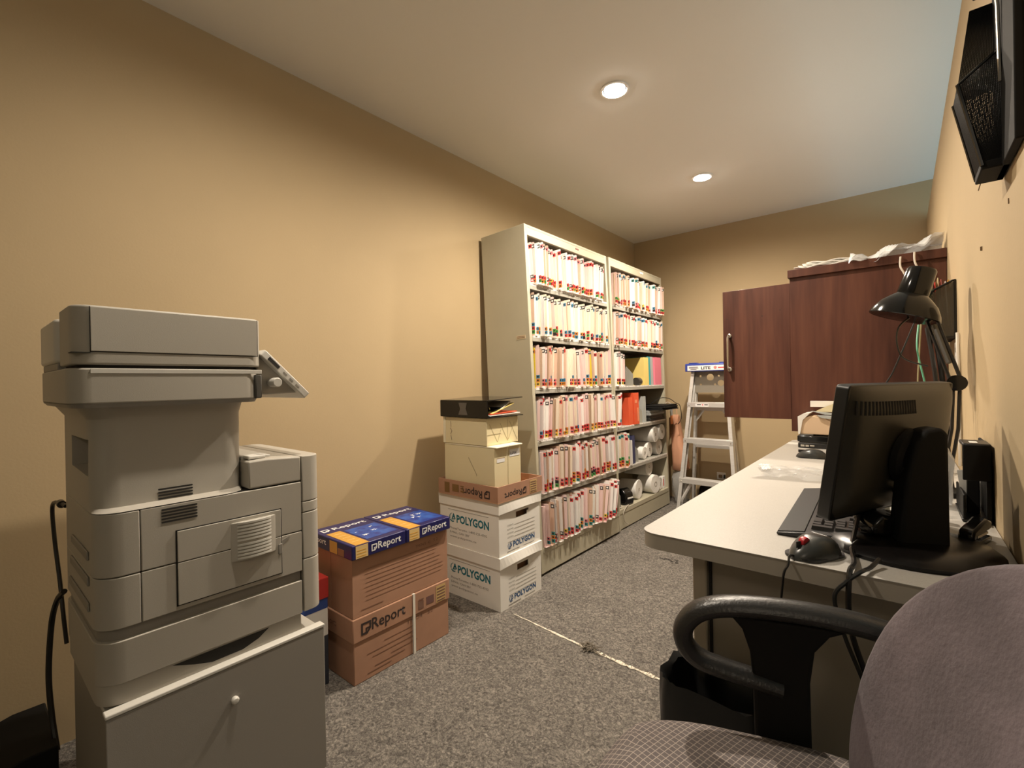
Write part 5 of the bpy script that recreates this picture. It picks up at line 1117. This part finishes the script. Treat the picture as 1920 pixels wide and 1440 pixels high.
# far end of the desk: clear bag, second mouse, black box, torn carton with papers
t = thing('plastic_bag', 'flat clear plastic bag lying on the middle of the desk', 'bag', (-0.28, 1.66, DZ))
def bagf(u, v):
    x = -0.356+0.20*u+0.02*math.sin(v*5); y = 1.545+0.215*v+0.03*u
    return (x, y, Z+0.0015+0.007*abs(math.sin(u*9+v*6))*math.sin(PI*min(1, max(0, u)))+0.006*abs(math.sin(v*11-u*4))+0.006*(u > 0.6)*math.sin(v*7)**2)
b = MB(); b.grid(bagf, 34, 30); b.build('film', clear_m, t, smooth=60)
b = MB(); b.grid(lambda u, v: tuple(Vector(bagf(0.02+0.14*u, 0.55+0.42*v))+Vector((0, 0, 0.004+0.002*math.sin(40*u+30*v)))), 10, 14); b.build('crinkled_edge', clear2_m, t, smooth=60)
m2 = ms.copy(); C.objects.link(m2); m2.matrix_world = Matrix.Translation((-0.262, 2.06, Z)) @ Matrix.Rotation(R(185), 4, 'Z'); tag(m2, 'second black computer mouse farther along the desk', 'mouse')
for ch in ms.children:
    if ch.name.startswith('printed_logo') or ch.name.startswith('scroll_wheel'): continue
    c_ = ch.copy(); C.objects.link(c_); c_.parent = m2
t = thing('desk_device', 'black box with silver lettering on the far end of the desk', 'device', (-0.29, 2.36, DZ))
b = MB(); b.box(-0.345, -0.22, 2.33, 2.50, Z, Z+0.022); b.build('lower_case', black_pl, t, bevel=0.003)
b = MB(); b.box(-0.347, -0.218, 2.328, 2.50, Z+0.026, Z+0.052); uc = b.build('upper_case', black_gl, t, bevel=0.004)
b = MB(); b.box(-0.340, -0.225, 2.335, 2.49, Z+0.0215, Z+0.0265); b.build('case_seam', dark_pl, t, smooth=0)
b = MB(); b.box(-0.34, -0.29, 2.34, 2.48, Z+0.052, Z+0.057); b.build('top_lid', dark_pl, t, bevel=0.002)
marks(fy(-0.335, 2.33, Z+0.006), [(0, 0.014, 0, 0.008), (0.018, 0.03, 0.0, 0.008), (0.034, 0.05, 0.002, 0.008)], chrome, t, 'silver_lettering')
t = thing('small_carton', 'torn tan carton stuffed with papers on the black box below the cabinet', 'box', (-0.28, 2.39, 0.79))
zc = Z+0.0575
b = MB(); b.prism([(-0.338, zc), (-0.225, zc), (-0.225, zc+0.055), (-0.25, zc+0.072), (-0.30, zc+0.078), (-0.322, zc+0.07), (-0.333, zc+0.05)], 'y', 2.345, 2.44); b.build('carton_body', M('peach carton', (0.66, 0.48, 0.32), 0.7), t, bevel=0.002)
b = MB(); b.prism([(-0.345, zc), (-0.338, zc), (-0.328, zc+0.06), (-0.30, zc+0.092), (-0.325, zc+0.088), (-0.346, zc+0.075)], 'y', 2.34, 2.444); b.build('torn_flap', paper, t)
t = thing('document_stack', 'white, tan and grey papers heaped on the torn tan carton', 'papers', (-0.26, 2.39, 0.88))
zc2 = zc+0.094
for k, (mt, pts) in enumerate(((paper, [(-0.308, 0.020), (-0.20, 0.020), (-0.20, 0.045), (-0.308, 0.045)]), (cream, [(-0.29, 0.0), (-0.20, 0.0), (-0.20, 0.042), (-0.235, 0.03), (-0.27, 0.012)]), (grey_c, [(-0.298, 0.004), (-0.25, -0.010), (-0.20, -0.014), (-0.20, -0.006), (-0.26, 0.0)]), (grey_c, [(-0.275, -0.012), (-0.26, -0.022), (-0.20, -0.03), (-0.20, -0.015)]))):
    b = MB(); y_ = 2.43-0.025*k; b.prism([(p[0], zc2+p[1]) for p in pts], 'y', y_-0.02, y_); b.build('paper_sheaf', mt, t)

# ------------------------------------------------------------------ desk lamp with a black cone shade on sprung arms
lm = thing('desk_lamp', 'black swing arm desk lamp with cone shade, switched off', 'lamp', (0.09, 1.64, DZ))
sh = Vector((0.017, 1.72, 1.232)); ax = Vector((0.30, 0.04, 0.95)).normalized()
xa = ax.orthogonal().normalized(); ya_ = ax.cross(xa); ST = Matrix(((xa.x, ya_.x, ax.x, sh.x), (xa.y, ya_.y, ax.y, sh.y), (xa.z, ya_.z, ax.z, sh.z), (0, 0, 0, 1)))
b = MB(); b.lathe([(0.080, -0.036), (0.082, -0.034), (0.078, -0.020), (0.066, 0.002), (0.046, 0.022), (0.036, 0.030), (0.034, 0.030), (0.044, 0.020), (0.064, 0.0), (0.076, -0.022), (0.080, -0.036)], 36, ST); b.build('lamp_shade', black_gl, lm)
b = MB(); b.lathe([(0.036, 0.028), (0.036, 0.040), (0.034, 0.098), (0.030, 0.104), (0, 0.104)], 28, ST); b.build('lamp_socket', black_gl, lm)
b = MB(); b.lathe([(0.0, -0.012), (0.016, -0.010), (0.022, 0.0), (0.02, 0.014), (0.012, 0.03), (0, 0.03)], 16, ST); b.build('lamp_bulb', M('frosted bulb', (0.7, 0.7, 0.66), 0.3), lm)
el = Vector((0.108, 1.64, 1.015)); top = sh+ax*0.03+Vector((0.03, -0.005, -0.04))
for d in (Vector((0.010, -0.006, 0)), Vector((-0.010, 0.006, 0))):
    b = MB(); b.tube([top+d, el+d], 0.0042, 6); b.build('arm_rod', black_pl, lm)
b = MB(); b.tube([top.lerp(el, 0.25)+Vector((0, -0.012, 0)), top.lerp(el, 0.75)+Vector((0, -0.012, 0))], 0.006, 8); b.build('arm_spring', dark_pl, lm)
b = MB(); b.lathe([(0, -0.018), (0.020, -0.016), (0.020, 0.016), (0, 0.018)], 18, Matrix.Translation(el) @ Matrix.Rotation(R(90), 4, 'X')); b.build('elbow_joint', black_gl, lm)
ba = Vector((0.085, 1.60, DZ+0.05))
for d in (0.006, -0.006):
    b = MB(); b.tube([el+Vector((d, 0, 0)), el.lerp(ba, 0.5)+Vector((d+0.006, 0, 0)), ba+Vector((d, 0, 0))], 0.0038, 6); b.build('arm_rod', black_pl, lm)
b = MB(); b.lathe([(0, 0), (0.045, 0), (0.045, 0.012), (0.014, 0.018), (0.012, 0.055), (0, 0.056)], 24, Matrix.Translation((0.085, 1.60, Z))); b.build('lamp_base', black_mt, lm)
b = MB(); b.tube(bez([top, top+Vector((-0.06, -0.02, -0.05)), top+Vector((-0.055, -0.02, -0.13)), top+Vector((0.0, -0.01, -0.16))]), 0.0022, 6); b.build('lamp_flex', black_pl, lm)

# ------------------------------------------------------------------ black wall pocket with papers, cables hanging by it
wp = thing('wall_pocket', 'black wire edged wall pocket holding papers behind the desk lamp', 'wall pocket', (XP, 2.2, 1.24))
px0, px1 = 0.062, XP-0.001
b = MB(); b.prism([(px1-0.003, 1.156), (px1, 1.156), (px1, 1.345), (px1-0.003, 1.345)], 'y', 2.08, 2.36); b.build('back_plate', black_mt, wp)
b = MB(); b.prism([(px0+0.020, 1.16), (px0+0.023, 1.16), (px0+0.003, 1.29), (px0, 1.29)], 'y', 2.08, 2.36); b.build('front_plate', M('smoked plate', (0.05, 0.04, 0.03), 0.25), wp)
b = MB(); b.prism([(px0+0.020, 1.156), (px1, 1.156), (px1, 1.16), (px0+0.020, 1.16)], 'y', 2.08, 2.36); b.build('bottom_plate', black_mt, wp)
sm_pl = M('smoked clear plastic', (0.07, 0.06, 0.045), 0.2, alpha=0.75)
b = MB(); b.prism([(px0+0.021, 1.16), (px1, 1.16), (px1, 1.34), (px0+0.04, 1.325), (px0+0.001, 1.285)], 'y', 2.08, 2.083); b.build('side_plate', sm_pl, wp)
b = MB(); b.tube(bez([(px0+0.001, 2.079, 1.285), (px0+0.02, 2.079, 1.312), (px0+0.045, 2.079, 1.328), (px1-0.004, 2.079, 1.343)], 5)+[Vector((px1-0.002, 2.079, 1.335)), Vector((px1-0.002, 2.079, 1.165))]+[Vector((px1-0.006, 2.079, 1.158)), Vector((px0+0.022, 2.079, 1.158))], 0.0034, 6); b.build('rim_wire', black_gl, wp)
for k, (mt, x_, zt_) in enumerate(((paper, 0.074, 1.35), (tabc['g'], 0.080, 1.335), (paper, 0.086, 1.372), (tabc['r'], 0.092, 1.345), (cream, 0.100, 1.36), (tabc['p'], 0.108, 1.355), (paper, 0.118, 1.345), (gold_pk, 0.126, 1.35))):
    t = tag(MB().prism([(x_+0.004, 1.163), (x_+0.0062, 1.163), (x_+0.0022-0.004, zt_), (x_-0.004, zt_)], 'y', 2.10+0.01*(k % 3), 2.34).build('paper_sheet', mt, smooth=0),
            ('white', 'green', 'tall white', 'red', 'cream', 'pink', 'short white', 'gold')[k]+' sheet standing in the black wall pocket, '+ORD(k+1)+' from its front', 'paper', 'sheets in the wall pocket')
cabs = ((((0.045, 2.02, 1.20), (0.040, 1.98, 1.12), (0.055, 1.95, 1.02), (0.075, 1.93, 0.9), (0.085, 1.92, 0.75)), 0.0028, M('green wire', (0.10, 0.36, 0.24), 0.4), 'green cable hanging down behind the lamp shade'),
        (((0.052, 2.03, 1.21), (0.045, 2.0, 1.10), (0.040, 1.97, 0.98), (0.05, 1.95, 0.76)), 0.0022, M('olive wire', (0.28, 0.24, 0.13), 0.5), 'olive cable hanging just left of the green one'),
        (((0.036, 1.99, 1.21), (0.012, 1.97, 1.14), (-0.02, 1.95, 1.05), (-0.05, 1.93, 0.97), (-0.06, 1.92, 0.78)), 0.0024, black_pl, 'black cable slanting left down across the cabinet side'),
        (((0.066, 2.04, 1.19), (0.078, 2.0, 1.08), (0.086, 1.98, 0.98), (0.095, 1.95, 0.76)), 0.006, black_pl, 'thick black cable hanging down behind the lamp arm'),
        (((0.080, 2.05, 1.19), (0.092, 2.0, 1.10), (0.10, 1.97, 0.98), (0.108, 1.95, 0.76)), 0.007, black_mt, 'thick matte black cable hanging beside the lamp arm'),
        (((0.134, 1.98, 1.165), (0.134, 1.97, 1.10), (0.135, 1.96, 1.0), (0.134, 1.95, 0.76)), 0.0045, MATS['white wire'], 'white cable running down the right wall under the pocket'))
for pts, r_, mt, lab in cabs: tag(MB().tube(bez(pts), r_, 6).build('hanging_cable', mt), lab, 'cable')
t = thing('wall_outlet', 'white outlet plate on the right wall below the black wall pocket', 'outlet', (XP, 2.0, 1.1))
b = MB(); b.box(XP-0.006, XP-0.0005, 2.02, 2.09, 1.07, 1.14); b.build('face_plate', trim_wh, t, bevel=0.002)
for zz in (1.09, 1.115):
    b = MB(); b.box(XP-0.0068, XP-0.006, 2.043, 2.067, zz-0.007, zz+0.007); b.build('socket', M('ivory socket', (0.6, 0.56, 0.48), 0.4), t, smooth=0)

# ------------------------------------------------------------------ black mesh wall file, upper right
mf = thing('mesh_wall_file', 'black wire mesh wall file high on the right wall', 'wall file', (XP, 1.14, 1.5))
def lattice(P4, nu, nv, r_, name, parent, skew=0.0):
    """woven strands between four corners"""
    b = MB(); a, c, d, e = [Vector(p) for p in P4]
    def pt(u, v): return a.lerp(c, u).lerp(e.lerp(d, u), v)
    for i in range(nu+1): b.tube([pt(i/nu, 0), pt(i/nu, 1)], r_, 3, cap=False)
    for j in range(nv+1): b.tube([pt(0, j/nv), pt(1, j/nv)], r_, 3, cap=False)
    o = b.build(name, black_pl, parent, smooth=0); o['kind'] = 'stuff'; return o
ya, yb_ = 1.085, 1.165
def pocket(zb, lab):
    OB, OW, OT, WB, WT = (0.106, zb), (0.078, zb+0.143), (0.100, zb+0.30), (XP-0.006, zb-0.002), (XP-0.004, zb+0.19)
    lattice(((OB[0], ya, OB[1]), (WB[0], ya, WB[1]), (WT[0], ya, WT[1]), (OW[0], ya, OW[1])), 26, 66, 0.00085, 'side_mesh', mf)
    lattice(((OB[0], yb_, OB[1]), (WB[0], yb_, WB[1]), (WT[0], yb_, WT[1]), (OW[0], yb_, OW[1])), 16, 40, 0.0007, 'side_mesh', mf)
    lattice(((OB[0], ya, OB[1]), (OB[0], yb_, OB[1]), (OW[0], yb_, OW[1]), (OW[0], ya, OW[1])), 26, 56, 0.00085, 'front_mesh', mf)
    b = MB(); b.tube([(OB[0], ya, OB[1]), (OW[0], ya, OW[1]), (WT[0], ya, WT[1])], 0.003, 6); b.build('rim_wire', black_gl, mf)
    b = MB(); b.tube([(OB[0], yb_, OB[1]), (OW[0], yb_, OW[1]), (WT[0], yb_, WT[1])], 0.003, 6); b.build('rim_wire', black_gl, mf)
    b = MB(); b.box(OB[0]-0.002, XP-0.001, ya-0.001, yb_+0.001, zb-0.006, zb+0.008); b.build('pocket_floor', black_mt, mf, bevel=0.002)
    # back panel of the next level rising behind
    lattice(((OW[0]+0.002, yb_-0.004, OW[1]), (XP-0.006, yb_-0.004, OW[1]+0.01), (XP-0.006, yb_-0.004, OT[1]), (OT[0], yb_-0.004, OT[1])), 22, 60, 0.0011, 'back_mesh', mf)
pocket(1.376, 'a')
b = MB(); b.box(XP-0.012, XP-0.001, ya-0.11, yb_+0.001, 1.37, 1.86); b.build('wall_strip', black_mt, mf, bevel=0.002)
b = MB(); b.tube([(XP-0.014, ya-0.012, 1.50), (XP-0.016, ya-0.013, 1.62), (XP-0.03, ya-0.013, 1.80)], 0.0025, 6); b.build('frame_wire', chrome, mf)
pocket(1.70, 'b')
t = tag(MB().prism([(0.090, 1.86), (0.118, 1.86), (0.114, 1.70), (0.106, 1.66), (0.1035, 1.67), (0.098, 1.70)], 'y', ya-0.006, ya-0.004).build('paper_sheet', M('pinkish paper', (0.68, 0.56, 0.46), 0.7), smooth=0), 'torn pale paper sticking out of the mesh wall file', 'paper')

# ------------------------------------------------------------------ waste bin with a black liner
wb = thing('waste_bin', 'black waste bin with a black liner in front of the desk end panel', 'bin', (-0.25, 0.865, 0))
bx, by, bh = -0.252, 0.868, 0.495
def rring(b, hx, hy, z, n=40, amp=0, rr=None, drop=0):
    L = []
    for k in range(n):
        a = 2*PI*k/n; j = (rr.uniform(-amp, amp) if rr else 0)
        L.append(b.v((bx+math.copysign(abs(math.cos(a))**0.5, math.cos(a))*hx+j, by+math.copysign(abs(math.sin(a))**0.5, math.sin(a))*hy+j*0.5, z+(rr.uniform(-amp, amp) if rr else 0))))
    return L
def skin(b, RG):
    for A, B in zip(RG, RG[1:]):
        n = len(A)
        for i in range(n): b.f((A[i], A[(i+1) % n], B[(i+1) % n], B[i]))
b = MB(); RG = [rring(b, 0.075, 0.050, 0.001), rring(b, 0.095, 0.064, bh-0.01), rring(b, 0.091, 0.060, bh-0.01), rring(b, 0.072, 0.047, 0.006)]
skin(b, RG); b.f(RG[0][::-1]); b.f(RG[-1]); b.build('bin_body', black_pl, wb, smooth=50)
rr = random.Random(8); b = MB()
RG = [rring(b, 0.066, 0.042, 0.05), rring(b, 0.075, 0.048, 0.25, amp=0.004, rr=rr), rring(b, 0.089, 0.058, bh, amp=0.002, rr=rr), rring(b, 0.098, 0.067, bh+0.006, amp=0.004, rr=rr), rring(b, 0.101, 0.069, bh-0.03, amp=0.004, rr=rr), rring(b, 0.103, 0.069, bh-0.10, amp=0.006, rr=rr), rring(b, 0.099, 0.067, bh-0.17, amp=0.006, rr=rr)]
skin(b, RG); b.f(RG[0]); b.build('bin_liner', M('black polythene', (0.012, 0.012, 0.012), 0.3), wb, smooth=50)

# ------------------------------------------------------------------ task chair
ch = thing('office_chair', 'mauve grey fabric office chair with black loop armrests', 'chair', (-0.1, 0.52, 0))
fd = Vector((-0.95, -0.312, 0)).normalized(); ud = Vector((-fd.y*-1*-1, 0, 0))
ud = Vector((fd.y, -fd.x, 0))            # across the seat, toward the desk
zv = Vector((0, 0, 1))
sc0 = Vector((-0.080, 0.486, 0.490))
def seatf(u, v):
    """closed cushion: u around, v from bottom centre over the rim to the crown"""
    a = 2*PI*u; e = 0.62
    cx = math.copysign(abs(math.cos(a))**e, math.cos(a)); cy = math.copysign(abs(math.sin(a))**e, math.sin(a))
    if v < 0.5: s = v/0.5; r_ = 0.97*s; z = -0.02-0.0*s
    else:
        q = (v-0.5)/0.5*PI/2; r_ = 0.97+0.03*math.sin(min(PI, q*2)) if q < PI/4 else math.cos((q-PI/4)*2)**0.5 if q < PI/2-1e-6 else 0
        z = -0.02+0.062*min(1, (q/(PI/4)))**0.8 if q < PI/4 else 0.042+0.008*math.sin((q-PI/4)*2)
    return tuple(sc0+fd*(cx*0.225*r_)+ud*(cy*0.25*r_)+zv*(z-0.035*max(0, cx*r_-0.75)/0.25))
b = MB(); b.grid(seatf, 48, 24); bmesh.ops.remove_doubles(b.bm, verts=b.bm.verts[:], dist=1e-4); b.build('seat', grid_m, ch, smooth=50)
b = MB(); T_ = Matrix(((fd.x, ud.x, 0, sc0.x), (fd.y, ud.y, 0, sc0.y), (0, 0, 1, sc0.z), (0, 0, 0, 1))); b.T = T_; b.prism(rrect(-0.20, 0.19, -0.22, 0.22, 0.06, 5), 'z', -0.045, -0.018); b.build('seat_pan', black_mt, ch, bevel=0.006)
# backrest: padded oval, reclined
bc = Vector((0.080, 0.538, 0.645)); rb = R(14)
wv_ = (-fd*math.sin(rb)+zv*math.cos(rb)); nb_ = (fd*math.cos(rb)+zv*math.sin(rb))
def backrest(u, v):
    a = 2*PI*u; e = 0.88
    cx = math.copysign(abs(math.cos(a))**e, math.cos(a)); cy = math.copysign(abs(math.sin(a))**e, math.sin(a))
    if v < 0.4: r_ = v/0.4*0.95; d = -0.028
    elif v < 0.7:
        q = (v-0.4)/0.3; ang = q*PI; r_ = 0.95+0.05*math.sin(ang); d = -0.028*math.cos(ang)
    else: q = (v-0.7)/0.3; r_ = 0.95*(1-q); d = 0.028+0.006*math.sin(q*PI/2)
    X = cx*r_*0.212; Y = cy*r_*0.236
    return tuple(bc+ud*X+wv_*Y+nb_*(d+0.9*X*X-0.25*Y*Y))
b = MB(); b.grid(backrest, 64, 30); bmesh.ops.remove_doubles(b.bm, verts=b.bm.verts[:], dist=1e-4); b.build('backrest', fabric, ch, smooth=60)
b = MB(); p0 = bc-nb_*0.03-wv_*0.05; b.tube(bez([p0, p0-nb_*0.03-wv_*0.10, sc0-fd*0.20-zv*0.05, sc0-fd*0.05-zv*0.06]), 0.018, 8, sx=1.8); b.build('back_bracket', black_mt, ch)
def armrest(sgn, yoff):
    o0 = sc0+ud*(sgn*0.272)
    # pad and loop in the vertical plane of the seat side
    prof = [(-0.20, 0.682), (-0.13, 0.699), (-0.05, 0.705), (0.03, 0.701), (0.075, 0.688), (0.098, 0.664), (0.100, 0.637), (0.080, 0.615), (0.045, 0.606), (0.005, 0.600), (-0.03, 0.594)]
    pts = bez([o0*1+fd*(p[0])+zv*(p[1]-o0.z) for p in prof], 6)
    n = len(pts); rs_ = []
    for i in range(n):
        t_ = i/(n-1); rs_.append(0.0145 if t_ < 0.55 else 0.0145-0.002*(t_-0.55)/0.45)
    b = MB(); b.tube(pts, rs_, 12, sx=1.45); a_ = b.build('armrest', M('worn black urethane', (0.024, 0.023, 0.022), 0.34, bump=0.25, bscale=260), ch)
    out = [(-0.112, 0.690), (-0.088, 0.679), (-0.070, 0.655), (-0.064, 0.61), (-0.066, 0.43), (0.004, 0.43), (0.006, 0.59), (0.010, 0.64), (0.020, 0.672), (0.036, 0.690)]
    b = MB(); A = [b.v(o0+fd*p[0]+zv*(p[1]-o0.z)-ud*0.010) for p in out]; B = [b.v(o0+fd*p[0]+zv*(p[1]-o0.z)+ud*0.010) for p in out]
    b.f(A[::-1]); b.f(B)
    for i in range(len(A)): b.f((A[i], A[(i+1) % len(A)], B[(i+1) % len(A)], B[i]))
    b.build('arm_upright', black_mt, ch, bevel=0.004)
    b = MB(); q = o0-zv*0.045; b.tube([q-fd*0.03, q-ud*(sgn*0.12)-fd*0.03], 0.02, 6, sx=0.4); b.build('arm_bracket', black_mt, ch)
armrest(1, 0); armrest(-1, 0)
hub = Vector((sc0.x, sc0.y, 0))
b = MB(); b.lathe([(0, 0.075), (0.036, 0.075), (0.036, 0.12), (0.026, 0.125), (0.026, 0.26), (0.018, 0.262), (0.018, 0.40), (0.055, 0.405), (0.055, 0.428), (0, 0.43)], 20, Matrix.Translation(hub)); b.build('gas_column', black_mt, ch)
for k in range(5):
    a = R(20+72*k); d = Vector((math.cos(a), math.sin(a), 0))
    b = MB(); b.tube([hub+zv*0.098, hub+d*0.14+zv*0.092, hub+d*0.27+zv*0.072], [0.026, 0.022, 0.015], 8, sx=1.2); lg = b.build('leg', black_mt, ch)
    b = MB(); cpt = hub+d*0.275; b.lathe([(0, -0.022), (0.022, -0.022), (0.0255, -0.016), (0.0255, -0.004), (0.014, -0.002), (0.014, 0.002), (0.0255, 0.004), (0.0255, 0.016), (0.022, 0.022), (0, 0.022)], 16, Matrix.Translation(cpt+zv*0.0265) @ Matrix.Rotation(a+0.6, 4, 'Z') @ Matrix.Rotation(R(90), 4, 'X')); b.build('caster', black_pl, lg)
